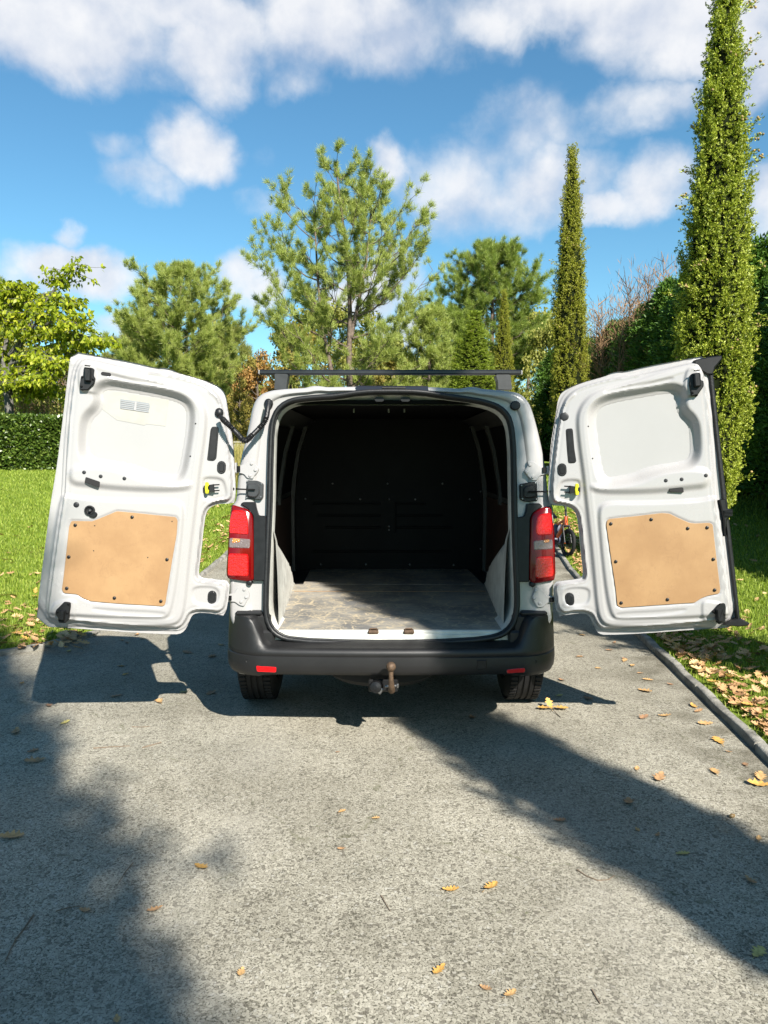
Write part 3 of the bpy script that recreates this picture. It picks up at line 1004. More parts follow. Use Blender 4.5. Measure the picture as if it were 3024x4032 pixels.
# ---- load bay, its darkness put into wall, ceiling and bulkhead colours
def bay():
    y0, y1 = 4.44, 6.36
    wx = [(0.80, FLOOR - .03), (0.805, 1.0), (0.80, 1.30), (0.75, 1.60), (0.69, 1.78), (0.60, 1.83)]
    for s in (-1, 1):
        V = []; F = []
        ys = [y0, 4.8, 5.3, 5.8, y1]
        for y in ys:
            for x, z in wx:
                V.append((X0 + s * x, y, z))
        m = len(wx)
        for i in range(len(ys) - 1):
            for k in range(m - 1):
                f = (i * m + k, i * m + k + 1, (i + 1) * m + k + 1, (i + 1) * m + k)
                F.append(f if s < 0 else f[::-1])
        mk('side_wall', V, F, 'shaded_paint', van, smooth=True)

        def strip(ya, yb, za, zb, off, name, mat, slope=0.0):
            V = []; F = []
            zs = np.linspace(za, zb, 7)
            for z in zs:
                x = np.interp(z, [p[1] for p in wx], [p[0] for p in wx])
                for dx in (off, 0.001):
                    V += [(X0 + s * (x - dx), ya + slope * (z - za), z), (X0 + s * (x - dx), yb + slope * (z - za), z)]
            for i in range(6):
                o = i * 4
                F += [(o, o + 1, o + 5, o + 4), (o + 3, o + 2, o + 6, o + 7), (o, o + 4, o + 6, o + 2), (o + 1, o + 3, o + 7, o + 5)]
            F += [(0, 2, 3, 1), (24, 25, 27, 26)]
            return mk(name, V, F, mat, van)
        strip(4.78, 6.30, FLOOR + .02, 1.22, .010, 'side_lining', 'lining_brown')
        strip(4.72, 5.42, 1.26, 1.74, .008, 'side_lining', 'shaded_lining', 0.0)
        strip(5.50, 6.22, 1.26, 1.74, .008, 'side_lining', 'shaded_lining', 0.0)
        strip(6.24, 6.30, FLOOR, 1.78, .035, 'roof_hoop', 'shaded_paint')
        strip(5.43, 5.49, 1.20, 1.76, .03, 'roof_hoop', 'shaded_paint')
        # wheel arch and lower flank, ribbed by the pressing
        V = []; F = []
        ys = np.linspace(4.245, 5.64, 44)
        for y in ys:
            xi = np.interp(y, [4.15, 4.46, 5.64], [.628, .636, .705])
            top = np.interp(y, [4.2, 4.38, 4.8, 5.1, 5.4, 5.56, 5.64], [1.24, 1.10, .985, .90, .79, .69, .61])
            rip = .006 * math.sin((y - 4.2) * 38) * sm(y, 4.35, 4.7)
            hz = top - FLOOR
            pr = [(xi, -.02), (xi + rip, .15), (xi + rip + .004, .5), (xi + rip + .012, .8), (xi + .03, .93), (xi + .065, 1.0), (.83, 1.06)]
            for x, t in pr:
                V.append((X0 + s * x, y, FLOOR + hz * t))
        m = 7
        for i in range(len(ys) - 1):
            for k in range(m - 1):
                f = (i * m + k, i * m + k + 1, (i + 1) * m + k + 1, (i + 1) * m + k)
                F.append(f if s < 0 else f[::-1])
        mk('wheel_arch', V, F, 'inner_paint', van, smooth=True)
    part('ceiling', 'shaded_lining', lambda b: b.box((X0, 5.33, 1.853), (1.26, 2.08, .02)))
    part('bulkhead', 'dark_metal', lambda b: b.box((X0, 6.39, 1.21), (1.66, .03, 1.30)))
    for (u0, u1, v) in ((450, 770, 100), (835, 980, 100), (510, 770, 210), (838, 1110, 210), (450, 1100, 322), (470, 770, 155), (838, 1060, 155)):
        (xa, ya), (xb, yb) = Z4((u0, v), (u1, v))
        p, q = at_depth(xa, ya, 6.37), at_depth(xb, yb, 6.37)
        part('bulkhead_rib', 'dark_metal', lambda b: b.box(((p[0] + q[0]) / 2, 6.372, p[2]), (q[0] - p[0], .016, .02), .006))
    for (u, v) in ((470, 514), (640, 575)):
        pass
    p, q = at_depth(*Z4((838, 90))[0], 6.37), at_depth(*Z4((838, 235))[0], 6.37)
    part('bulkhead_rib', 'dark_metal', lambda b: b.box((p[0], 6.37, (p[2] + q[2]) / 2), (.012, .018, p[2] - q[2]), .004))
    dots = np.vstack([Z3((545, 597), (802, 598), (1058, 598), (417, 669), (673, 670), (808, 670), (930, 671), (1185, 670), (1237, 635)),
                      Z4((490, 382), (700, 382), (905, 383), (1110, 385), (365, 308), (1235, 310), (808, 205), (808, 221), (365, 172))])
    for x, y in dots:
        c = at_depth(x, y, 6.37)
        part('bulkhead_bolt', 'steel', lambda b: b.lathe([(.009, 0), (.009, .004), (.006, .008), (.002, .009)], (c[0], 6.376, c[2]), (0, -1, 0), 8), smooth=True)
    # floor
    part('floor_pan', 'under', lambda b: b.box((X0, 5.26, FLOOR - .03), (1.72, 2.24, .03)))
    def plank(xa, xb, xc, xd, ya, yb, z):
        V = [(xa, ya, z), (xb, ya, z), (xd, yb, z), (xc, yb, z), (xa, ya, z - .012), (xb, ya, z - .012), (xd, yb, z - .012), (xc, yb, z - .012)]
        mk('floor_board', V, [(0, 1, 2, 3), (4, 7, 6, 5), (0, 4, 5, 1), (1, 5, 6, 2), (2, 6, 7, 3), (3, 7, 4, 0)], 'cargo_floor', van)
    plank(-.585, .665, -.655, .735, 4.175, 5.332, FLOOR)
    plank(-.655, .735, -.665, .75, 5.338, 5.63, FLOOR - .001)
    plank(-.598, .735, -.615, .70, 5.632, 6.36, FLOOR)
    part('floor_joint', 'board', lambda b: b.box((X0, 5.335, FLOOR - .001), (1.34, .008, .006)))
    # threshold
    part('threshold', 'inner_paint', lambda b: (b.box((X0, 4.156, FLOOR - .012), (1.24, .034, .030), .006), b.box((X0, 4.138, FLOOR - .04), (1.20, .02, .05), .004)))
    for u in (735, 900):
        c = at_depth(*Z4((u, 694))[0], 4.15)
        part('latch_striker', 'rust', lambda b: (b.box((c[0], 4.148, FLOOR - .004), (.058, .05, .022), .006), b.tube([(c[0] - .018, 4.135, FLOOR + .004), (c[0] - .018, 4.135, FLOOR + .016), (c[0] + .018, 4.135, FLOOR + .016), (c[0] + .018, 4.135, FLOOR + .004)], .004, 6)))
    # header: two striker slots and hooks
    for u in (763, 884):
        c = at_depth(*Z3((u, 205))[0], 4.285)
        part('latch_slot', 'black_plastic', lambda b: b.add(*plate_xz(stadium((c[0], c[2]), .052, .026), 4.262, 4.285)))
    for u in (643, 806, 880):
        c = at_depth(*Z3((u, 240))[0], 4.6)
        part('roof_hook', 'steel', lambda b: b.tube([(c[0], 4.6, 1.81), (c[0], 4.6, c[2] - .01)], .006, 6))


def plate_xz(poly, y0, y1):
    n = len(poly)
    V = [(p[0], y0, p[1]) for p in poly] + [(p[0], y1, p[1]) for p in poly]
    F = [tuple(range(n)), tuple(range(n, 2 * n))[::-1]] + [(k, n + k, n + (k + 1) % n, (k + 1) % n) for k in range(n)]
    return V, F


bay()


# ---- roof bar
def roof_bar():
    a, b_ = at_depth(*Z3((203, 78))[0], 4.75), at_depth(*Z3((1425, 80))[0], 4.75)
    o = part('roof_bar', 'bar_black', lambda b: b.box(((a[0] + b_[0]) / 2, 4.75, (a[2] + b_[2]) / 2), (b_[0] - a[0], .045, .030), .008))
    for p in (a, b_):
        part('end_cap', 'white_paint', lambda b: b.box((p[0], 4.75, p[2]), (.008, .040, .026), .003), o)
    for pts in (((278, 88), (342, 90), (330, 148), (268, 146), (282, 120)), ((1300, 92), (1368, 92), (1378, 150), (1320, 152), (1312, 125))):
        q = np.array([at_depth(x, y, 4.75)[[0, 2]] for x, y in Z3(*pts)])
        if area2(q) > 0:
            q = q[::-1]
        q = round_poly(q, .012, 4)
        q[:, 1] = np.where(q[:, 1] < 2.0, 1.955, q[:, 1])
        part('bar_foot', 'grey_plastic', lambda b: b.add(*plate_xz(q[::-1], 4.70, 4.80)), o, angle=30, smooth=True)


roof_bar()

# ---- stop lamp / black moulding above the opening
part('stop_lamp', 'brake_lamp', lambda b: FRM.prism(b, fuv(FRM, Z3((655, 141), (990, 143), (992, 168), (960, 166), (820, 163), (680, 166), (655, 168))), -.02, .010, .004))
part('stop_lamp', 'rubber', lambda b: FRM.prism(b, fuv(FRM, Z3((775, 146), (885, 147), (885, 158), (775, 157))), -.01, .016, .003))


# ---- bumper
BUMPY = 4.0


def bumper():
    # plan: straight, rounded corner, side
    pts = []
    for x in np.linspace(0, .66, 12):
        pts.append((x, 4.0 + .025 * (x / .66) ** 2))
    for a in np.linspace(0, math.pi / 2, 14)[1:]:
        pts.append((.66 + .256 * math.sin(a), 4.025 + .25 * (1 - math.cos(a))))
    for y in (4.32, 4.38, 4.44, 4.50):
        pts.append((.918, y))
    pts = np.array(pts)
    plan = np.vstack([(pts * np.array([-1, 1]))[::-1], pts[1:]])
    tg = np.gradient(plan, axis=0); tg /= np.linalg.norm(tg, axis=1)[:, None]
    nrm = np.stack([-tg[:, 1], tg[:, 0]], 1)             # inward (away from the viewer)
    rows = []
    for i, (x, y) in enumerate(plan):
        ax = abs(x)
        c = float(sm(ax, .665, .775))
        cb = float(sm(ax, .55, .9))
        zb = .385 - .012 * cb if ax < .7 else .373 + .02 * float(sm(y, 4.15, 4.5))
        hs = float(sm(ax, .5, .78))
        pr = [(.10, zb + .02), (.035, zb), (.012, zb + .006), (.0, zb + .03), (-.004, .45), (-.002, .486), (.004, .490), (.003, .494),
              (.0, .500), (.001, .515), (.010, .527 + .05 * c), (.024, .533 + .10 * c), (.032, .534 + .145 * c), (.045, .536 + .158 * c), (.075, .542 + .155 * c), (.10, .552 + .150 * c), (.14, .556 + .15 * c)]
        pr = [(o_ * (1 - .7 * c) if 10 <= q <= 13 else o_, z) for q, (o_, z) in enumerate(pr)]
        rows.append([(x + nrm[i, 0] * o_ + X0, y + nrm[i, 1] * o_, z) for o_, z in pr])
    V = np.array(rows).reshape(-1, 3)
    m = len(rows[0]); n = len(rows)
    k = (np.arange(n - 1)[:, None] * m + np.arange(m - 1)[None]).ravel()
    Q = np.stack([k, k + m, k + m + 1, k + 1], 1)
    o = mk('bumper', V, None, 'bumper', van, smooth=True, quads=Q, angle=50)
    FB = Fr((X0, 4.0, 0.5), (1, 0, 0), (0, 0, 1))

    def fz(x):
        ax = abs(x - X0)
        return 4.0 + .025 * (ax / .66) ** 2 if ax < .66 else 4.025 + .25 * (1 - math.sqrt(max(0, 1 - ((ax - .66) / .256) ** 2)))
    # reflectors
    for quad in (((186, 857), (283, 861), (281, 886), (190, 885)), ((1357, 873), (1443, 866), (1444, 887), (1358, 890))):
        px = Z4(*quad)
        q = np.array([at_depth(x, y, 4.02)[[0, 2]] for x, y in px])
        yy = fz(q[:, 0].mean())
        sl = (fz(q[:, 0].max()) - fz(q[:, 0].min())) / (q[:, 0].max() - q[:, 0].min())
        fr = Fr((q[:, 0].mean(), yy, q[:, 1].mean()), (1, sl, 0), (0, 0, 1))
        uv = round_poly(q - q.mean(0), .008, 4)
        part('reflector', 'reflector_red', lambda b: fr.prism(b, uv, -.006, .004, .002), o)
        part('reflector_surround', 'black_plastic', lambda b: fr.prism(b, uv * np.array([1.08, 1.22]), -.01, .0015, .001), o)
    # parking sensors
    for (u, v) in ((150, 825), (572, 847), (1064, 850), (1484, 832)):
        p = at_depth(*Z4((u, v))[0], 4.0 if 300 < u < 1300 else 4.07)
        y = fz(p[0]) + .002
        part('parking_sensor', 'black_plastic', lambda b: b.lathe([(.012, -.01), (.012, .003), (.010, .0045), (.008, .003)], (p[0], y, p[2]), (0, -1, 0), 14), o)
    # towing-eye flap
    p = at_depth(*Z4((1240, 849))[0], 4.01)
    part('towing_flap', 'black_plastic', lambda b: b.box((p[0], fz(p[0]) - .001, p[2]), (.054, .012, .052), .004), o)
    # raised pads on the corners, dark infill between corner and opening
    for s, pts in ((-1, ((85, 605), (92, 588), (205, 588), (222, 592), (180, 612))), (1, ((1545, 605), (1540, 594), (1425, 592), (1410, 596), (1445, 618)))):
        x = X0 + s * .755
        part('bumper_pad', 'bumper', lambda b: b.box((x + s * .02, 4.165, .703), (.145, .11, .026), .010), o)
        part('bumper_infill', 'bumper', lambda b: (b.box((X0 + s * .675, 4.132, .572), (.08, .05, .075), .012), b.box((X0 + s * .715, 4.15, .62), (.11, .06, .155), .015)), o)
    return o


bumper_o = bumper()
part('underbody', 'under', lambda b: b.box((X0, 6.3, .44), (1.70, 4.3, .06)))
part('shade_box', 'under', lambda b: b.box((X0, 6.2, .32), (1.3, 1.4, .24), .05))  # tank-like box, unseen, added to keep light out from under the van
for sx in (-1, 1):
    part('shade_sill', 'under', lambda b: b.box((X0 + sx * .87, 6.33, .36), (.10, 2.05, .20), .03))  # sill-like boxes between the wheels, added to darken the ground below
part('shade_disc', 'under', lambda b: b.lathe([(.15, .42), (.30, .42), (.335, .40), (.335, .30), (.30, .27), (.15, .27)][::-1], (X0 - .05, 4.50, 0), (0, 0, 1), 28), smooth=True, angle=40)  # solid disc like a spare wheel, added to blacken the space below the bumper
part('rear_beam', 'under', lambda b: b.box((X0, 4.86, .33), (1.42, .16, .16), .05))  # axle-like beam, added to close off light under the van

# ---- tow bar
def towbar():
    bx, by = at_depth(*Z4((817, 860))[0], 3.92)[[0, 2]]
    o = part('tow_bar', 'rust', lambda b: (b.lathe([(.004, -.026), (.014, -.0225), (.0225, -.013), (.026, 0), (.0225, .013), (.014, .0225), (.008, .024)], (bx, 3.92, by), (0, 0, 1), 18),
                                          b.tube([(bx, 3.92, by - .02), (bx, 3.92, by - .055), (bx + .002, 3.922, by - .10), (bx + .004, 3.95, by - .135), (bx + .004, 4.02, by - .15), (bx + .004, 4.25, by - .14)], [.013, .012, .016, .018, .02, .022], 12)), smooth=True, angle=60)
    part('tow_bolt', 'steel', lambda b: (b.tube([(bx - .03, 3.99, by - .125), (bx + .035, 3.985, by - .12)], .007, 8), b.box((bx + .036, 3.985, by - .12), (.012, .022, .022), .003)), o)
    part('tow_socket', 'black_plastic', lambda b: (b.lathe([(.034, 0), (.036, .02), (.030, .045), (.010, .05)], (bx - .072, 4.03, by - .135), (-.2, -1, .1), 16),
                                                  b.box((bx - .04, 4.06, by - .14), (.16, .02, .07), .006)), o)
    part('tow_socket_lid', 'steel', lambda b: b.box((bx - .062, 3.99, by - .145), (.04, .01, .035), .004, rot=((.8, .1, .6), (0, 1, 0), (-.6, 0, .8))), o)


towbar()


# ---- wheels
def wheel(x, y, side):
    r, w = .343, .215
    root = thing('wheel', (x, y, r))
    root.parent = van
    root.matrix_parent_inverse = Matrix.Translation(-Vector(van.location))
    h = w / 2
    prof = [(.20, -h + .02), (.215, -h), (.29, -h - .004), (.322, -h + .012), (.334, -h + .030)]
    for g in (-.055, -.018, .018, .055):
        prof += [(.342, g - .007), (.334, g - .005), (.334, g + .005), (.342, g + .007)]
    prof += [(.334, h - .030), (.322, h - .012), (.29, h + .004), (.215, h), (.20, h - .02)]
    b = B(); b.lathe(prof, (0, 0, 0), (1, 0, 0), 72)
    for k in range(64):
        a = 2 * math.pi * k / 64
        for sg in (-1, 1):
            c = np.array([sg * (h - .034), .3395 * math.cos(a), .3395 * math.sin(a)])
            rot = np.array([[1, 0, 0], [0, math.cos(a), -math.sin(a)], [0, math.sin(a), math.cos(a)]])
            b.box(c, (.042, .008, .024), .002, rot)
    b.obj('tyre', 'tyre', root, smooth=True, local=True, angle=40)
    b = B(); b.lathe([(.05, side * .06), (.17, side * .05), (.20, side * .10), (.215, side * .10), (.205, -side * .09), (.10, -side * .08)], (0, 0, 0), (1, 0, 0), 40)
    b.obj('rim', 'rim', root, smooth=True, local=True, angle=40)


for sx in (-1, 1):
    wheel(X0 + sx * .822, 4.86, sx)
    wheel(X0 + sx * .822, 7.785, sx)


# ---- tail lamps
def tail_lamp(Z, lens, up, lo, clear, amber, trim, boss):
    root = part('tail_lamp', 'lens_red_dark', lambda b: FRM.prism(b, round_poly(fuv(FRM, Z(*lens)), .010, 3), -.05, .026, .009), smooth=True, angle=50)
    for nm, q, mt, h in (('lamp_cell', up, 'lens_red', .031), ('lamp_cell', lo, 'lens_red', .031), ('clear_cell', clear, 'lens_clear', .030)):
        part(nm, mt, lambda b: FRM.prism(b, round_poly(fuv(FRM, Z(*q)), .012, 4), .010, h, .005), root, smooth=True, angle=40)
    part('amber_bulb', 'lens_amber', lambda b: FRM.prism(b, round_poly(fuv(FRM, Z(*amber)), .006, 4), .02, .0325, .002), root)
    part('lamp_trim', 'black_plastic', lambda b: FRM.prism(b, round_poly(fuv(FRM, Z(*trim)), .008, 3), -.03, .014, .005), root, smooth=True, angle=40)
    part('lamp_boss', 'black_plastic', lambda b: FRM.disc(b, fuv(FRM, Z(boss))[0], .016, -.01, .02), root)


tail_lamp(Z5, ((290, 605), (430, 645), (560, 690), (630, 760), (655, 850), (665, 1200), (665, 1900), (640, 1932), (540, 1945), (250, 1900), (200, 1850), (195, 1750), (215, 1450), (240, 1000), (265, 750)),
          ((300, 720), (360, 700), (500, 712), (560, 765), (572, 850), (577, 1100), (560, 1130), (260, 1110), (245, 1070), (262, 850)),
          ((250, 1455), (560, 1462), (580, 1500), (580, 1820), (560, 1850), (240, 1840), (222, 1800), (230, 1500)),
          ((252, 1178), (620, 1203), (605, 1370), (240, 1358)), ((310, 1190), (440, 1200), (435, 1255), (300, 1270)),
          ((480, 560), (690, 560), (712, 680), (750, 795), (875, 800), (890, 1930), (655, 1930), (655, 800), (560, 680), (430, 600)), (590, 1960))
tail_lamp(Z6, ((830, 630), (700, 650), (600, 690), (510, 760), (480, 850), (470, 1200), (455, 1600), (455, 1900), (490, 1962), (600, 1972), (880, 1922), (905, 1800), (887, 1200), (880, 1050), (850, 850)),
          ((800, 750), (640, 770), (580, 830), (560, 1000), (565, 1110), (600, 1140), (830, 1132), (842, 1000), (827, 800)),
          ((850, 1500), (560, 1512), (550, 1850), (580, 1886), (840, 1862), (866, 1800)),
          ((515, 1230), (850, 1206), (857, 1380), (520, 1402)), ((690, 1215), (790, 1208), (785, 1262), (690, 1268)),
          ((400, 700), (410, 590), (630, 580), (690, 640), (520, 750), (470, 850), (455, 1950), (230, 1950), (215, 830), (360, 810)), (510, 1990))


# ---- hinges, check straps, grommets on the pillars
def hinge(Z, plate, bolts, pin, knuckle):
    root = part('door_hinge', 'white_paint', lambda b: FRM.prism(b, round_poly(fuv(FRM, Z(*plate)), .008, 3), -.02, .010, .003), smooth=True, angle=40)
    for q in bolts:
        part('hinge_bolt', 'white_paint', lambda b: FRM.disc(b, fuv(FRM, Z(q))[0], .0085, .008, .017, 8), root, smooth=True, angle=40)
    part('hinge_pin', 'dark_metal', lambda b: FRM.prism(b, fuv(FRM, Z(*pin)), -.01, .020, .002), root)
    part('hinge_knuckle', 'white_paint', lambda b: FRM.prism(b, fuv(FRM, Z(*knuckle)), -.01, .028, .004), root)


hinge(Z1, ((1385, 812), (1430, 790), (1465, 768), (1500, 765), (1506, 792), (1526, 820), (1520, 842), (1496, 870), (1490, 890), (1450, 886), (1430, 860), (1385, 848)), ((1480, 790), (1505, 832), (1470, 868)), ((1385, 806), (1406, 806), (1406, 842), (1385, 842)), ((1350, 792), (1384, 784), (1384, 850), (1352, 856)))
hinge(Z1, ((1330, 1640), (1365, 1635), (1385, 1600), (1440, 1585), (1450, 1600), (1466, 1655), (1430, 1722), (1400, 1715), (1370, 1692), (1330, 1690)), ((1432, 1610), (1445, 1660), (1412, 1690)), ((1330, 1650), (1350, 1650), (1350, 1680), (1330, 1680)), ((1296, 1640), (1330, 1636), (1330, 1690), (1298, 1694)))
hinge(Z2, ((265, 812), (222, 815), (165, 775), (125, 770), (131, 800), (105, 835), (115, 856), (155, 900), (190, 900), (208, 868), (265, 856)), ((142, 800), (122, 850), (160, 878)), ((222, 815), (246, 815), (246, 850), (222, 850)), ((250, 806), (286, 806), (286, 858), (250, 856)))
hinge(Z2, ((300, 1657), (245, 1650), (210, 1600), (175, 1597), (171, 1625), (155, 1665), (190, 1730), (230, 1726), (260, 1697), (300, 1700)), ((182, 1618), (170, 1668), (205, 1700)), ((268, 1662), (294, 1660), (294, 1692), (268, 1692)), ((300, 1658), (336, 1654), (338, 1702), (302, 1704)))


def check_strap(Z, box, cover, rod, knob, tee, bolts, mat):
    root = part('check_strap', mat, lambda b: FRM.prism(b, round_poly(fuv(FRM, Z(*box)), .008, 3), -.02, .010, .004), smooth=True, angle=40)
    part('strap_cover', mat, lambda b: FRM.prism(b, round_poly(fuv(FRM, Z(*cover)), .012, 4), .006, .024, .006), root, smooth=True, angle=40)
    a, b_, k, t0, t1 = [FRM.pt(fuv(FRM, Z(q)), .035)[0] for q in (rod[0], rod[1], knob, tee[0], tee[1])]
    part('strap_rod', 'dark_metal', lambda b: (b.tube([a, b_], .004, 8), b.tube([t0, t1], .0045, 8)), root, smooth=True)
    dr = (b_ - a) / np.linalg.norm(b_ - a)
    part('strap_buffer', 'rubber', lambda b: b.lathe([(.008, -.017), (.014, -.012), (.012, -.004), (.015, 0), (.012, .005), (.014, .012), (.007, .017)], k, dr, 14), root, smooth=True, angle=40)
    for q in bolts:
        part('strap_bolt', 'steel', lambda b: FRM.disc(b, fuv(FRM, Z(q))[0], .005, .008, .013, 8), root)


check_strap(Z5, ((545, 180), (730, 190), (830, 240), (822, 490), (790, 525), (520, 500)), ((560, 240), (740, 240), (770, 300), (770, 420), (700, 490), (560, 470)), ((700, 350), (215, 333)), (300, 338), ((228, 260), (225, 410)), ((555, 200), (795, 250), (785, 475), (540, 487), (657, 280), (650, 438)), 'grey_plastic')
check_strap(Z6, ((290, 250), (480, 210), (585, 210), (605, 540), (400, 560), (300, 520)), ((350, 300), (520, 250), (560, 300), (575, 480), (400, 500), (350, 470)), ((420, 385), (930, 380)), (828, 385), ((905, 300), (908, 455)), ((320, 275), (560, 235), (580, 515), (335, 505)), 'black_plastic')
part('grommet', 'rubber', lambda b: FRM.prism(b, stadium(fuv(FRM, Z3((1397, 233)))[0], .056, .050), -.02, .008, .006), smooth=True, angle=40)


# ---- rear doors
A_OUT = [(300, 52), (480, 85), (700, 125), (868, 165), (890, 160), (955, 172), (1000, 195), (1150, 235), (1245, 272), (1290, 305), (1312, 350), (1322, 420), (1342, 540), (1358, 640), (1368, 790), (1372, 900), (1374, 1042),
         (1330, 1050), (1262, 1052), (1205, 1072), (1178, 1115), (1165, 1200), (1150, 1350), (1132, 1490), (1136, 1525), (1165, 1536), (1250, 1546), (1336, 1556), (1330, 1650), (1306, 1786), (1250, 1775),
         (1180, 1765), (1120, 1765), (1088, 1780), (1070, 1820), (1050, 1868), (1022, 1898), (980, 1908), (700, 1895), (400, 1872), (63, 1852), (92, 1620), (120, 1400), (165, 1050), (208, 800), (240, 540), (280, 200)]
A_B = [(385, 102), (480, 120), (620, 152), (760, 187), (900, 202), (1020, 227), (1150, 265), (1218, 302), (1262, 350), (1285, 420), (1308, 560), (1332, 760), (1344, 900), (1346, 1026), (1260, 1032), (1192, 1058), (1158, 1110), (1146, 1200), (1130, 1350),
       (1112, 1500), (1118, 1545), (1165, 1556), (1250, 1564), (1318, 1574), (1312, 1640), (1290, 1760), (1180, 1742), (1110, 1745), (1065, 1765), (1040, 1820), (1010, 1855), (960, 1862), (600, 1838), (300, 1808), (165, 1795), (155, 1770), (190, 1500),
       (232, 1200), (264, 1000), (272, 800), (292, 500), (322, 250), (340, 160)]
A_M = [(100, 80), (380, 95), (600, 160), (760, 215), (900, 258), (1020, 285), (1105, 330), (1160, 400), (1182, 480), (1165, 650), (1135, 850), (1118, 1000), (1100, 1150), (1075, 1350), (1055, 1550), (1040, 1700), (1022, 1790), (985, 1838), (900, 1852), (500, 1850), (50, 1870), (-100, 900)]
A_W = [(500, 302), (560, 285), (700, 310), (900, 345), (1010, 375), (1058, 418), (1069, 480), (1057, 600), (1037, 720), (1017, 830), (985, 880), (880, 866), (800, 850), (720, 816), (640, 795), (500, 775), (420, 755), (394, 700), (400, 560), (420, 490), (478, 440), (497, 385), (488, 335)]
A_L = [(268, 985), (330, 1003), (460, 1012), (600, 1020), (800, 1024), (950, 1022), (1010, 1036), (1040, 1072), (1036, 1200), (1004, 1500), (972, 1700), (940, 1792), (870, 1808), (500, 1796), (170, 1775), (100, 1780), (200, 1000)]
A_K = [(285, 805), (420, 795), (560, 805), (650, 832), (760, 882), (900, 907), (1010, 917), (1085, 905), (1085, 950), (1000, 968), (800, 968), (600, 958), (420, 938), (285, 925)]
WOOD_L = [(305, 1163), (440, 1165), (480, 1150), (600, 1100), (690, 1108), (985, 1138), (996, 1160), (990, 1250), (960, 1420), (915, 1705), (900, 1718), (600, 1700), (430, 1685), (380, 1665), (340, 1640), (255, 1632), (243, 1610), (255, 1520), (290, 1200)]
WOOD_R = [(645, 1160), (660, 1150), (850, 1130), (1000, 1112), (1050, 1115), (1110, 1145), (1180, 1175), (1220, 1180), (1310, 1175), (1332, 1185), (1345, 1300), (1362, 1450), (1382, 1610), (1375, 1635), (1300, 1650), (1260, 1665), (1215, 1695), (1100, 1702), (740, 1727), (712, 1715), (700, 1600), (670, 1400), (640, 1190)]
PAIRS = [((300, 52), (1300, 90)), ((63, 1852), (1480, 1847)), ((305, 1165), (1330, 1180)), ((995, 1145), (640, 1160)), ((910, 1715), (710, 1725)), ((245, 1630), (1380, 1640)), ((960, 172), (665, 208)), ((1305, 1785), (320, 1797)), ((1335, 1555), (300, 1565)),
         ((1020, 1900), (600, 1905)), ((1290, 305), (360, 320)), ((985, 880), (620, 882)), ((1060, 420), (568, 420)), ((1200, 1075), (422, 1085)), ((1132, 1520), (492, 1525)), ((1374, 1042), (258, 1060))]
A_P1 = [(1150, 895), (1180, 872), (1285, 880), (1312, 930), (1322, 1012), (1250, 1030), (1190, 1035), (1158, 1010)]
A_P2 = [(1088, 1592), (1235, 1590), (1272, 1630), (1262, 1690), (1225, 1724), (1105, 1716), (1080, 1660)]
A_T1 = [(340, 150), (425, 128), (462, 170), (472, 330), (440, 335), (345, 312)]
A_T2 = [(175, 1690), (320, 1665), (345, 1700), (330, 1830), (160, 1800)]
A_R1 = [(1195, 300), (1250, 340), (1275, 390), (1262, 395), (1235, 352), (1190, 318)]
A_D1 = [(520, 195), (700, 232), (880, 262), (1000, 288), (1000, 308), (880, 285), (700, 258), (560, 232)]
A_D2 = [(600, 1775), (900, 1790), (915, 1775), (915, 1755), (600, 1740), (440, 1725), (440, 1745)]
OPEN_A = R(10)
FDL = Fr((-.850, 4.055, .788), (-math.cos(OPEN_A), -math.sin(OPEN_A), 0), (.037, .045, .696))
FDR = Fr((.925, 4.055, .785), (math.cos(OPEN_A), -math.sin(OPEN_A), 0), (-.033, .045, .700))
SK = -.045
uvL = lambda p, h=0.0: fuv(FDL, Z1(*p), h)
polyL = {'out': uvL(A_OUT, SK), 'B': uvL(A_B, -.02), 'M': uvL(A_M), 'W': uvL(A_W, -.03), 'L': uvL(A_L), 'K': uvL(A_K), 'wood': uvL(WOOD_L), 'P1': uvL(A_P1), 'P2': uvL(A_P2), 'T1': uvL(A_T1), 'T2': uvL(A_T2), 'R1': uvL(A_R1), 'D1': uvL(A_D1), 'D2': uvL(A_D2)}
la = np.array([uvL([a], SK if i in (0, 1, 6, 7, 8, 9, 10, 13, 14, 15) else 0)[0] for i, (a, b) in enumerate(PAIRS)])
lb = np.array([fuv(FDR, Z2(b), SK if i in (0, 1, 6, 7, 8, 9, 10, 13, 14, 15) else 0)[0] for i, (a, b) in enumerate(PAIRS)])
AFF, *_ = np.linalg.lstsq(np.column_stack([la, np.ones(len(la))]), lb, rcond=None)
polyR = {k: np.column_stack([v, np.ones(len(v))]) @ AFF for k, v in polyL.items()}
polyR['wood'] = fuv(FDR, Z2(*WOOD_R))


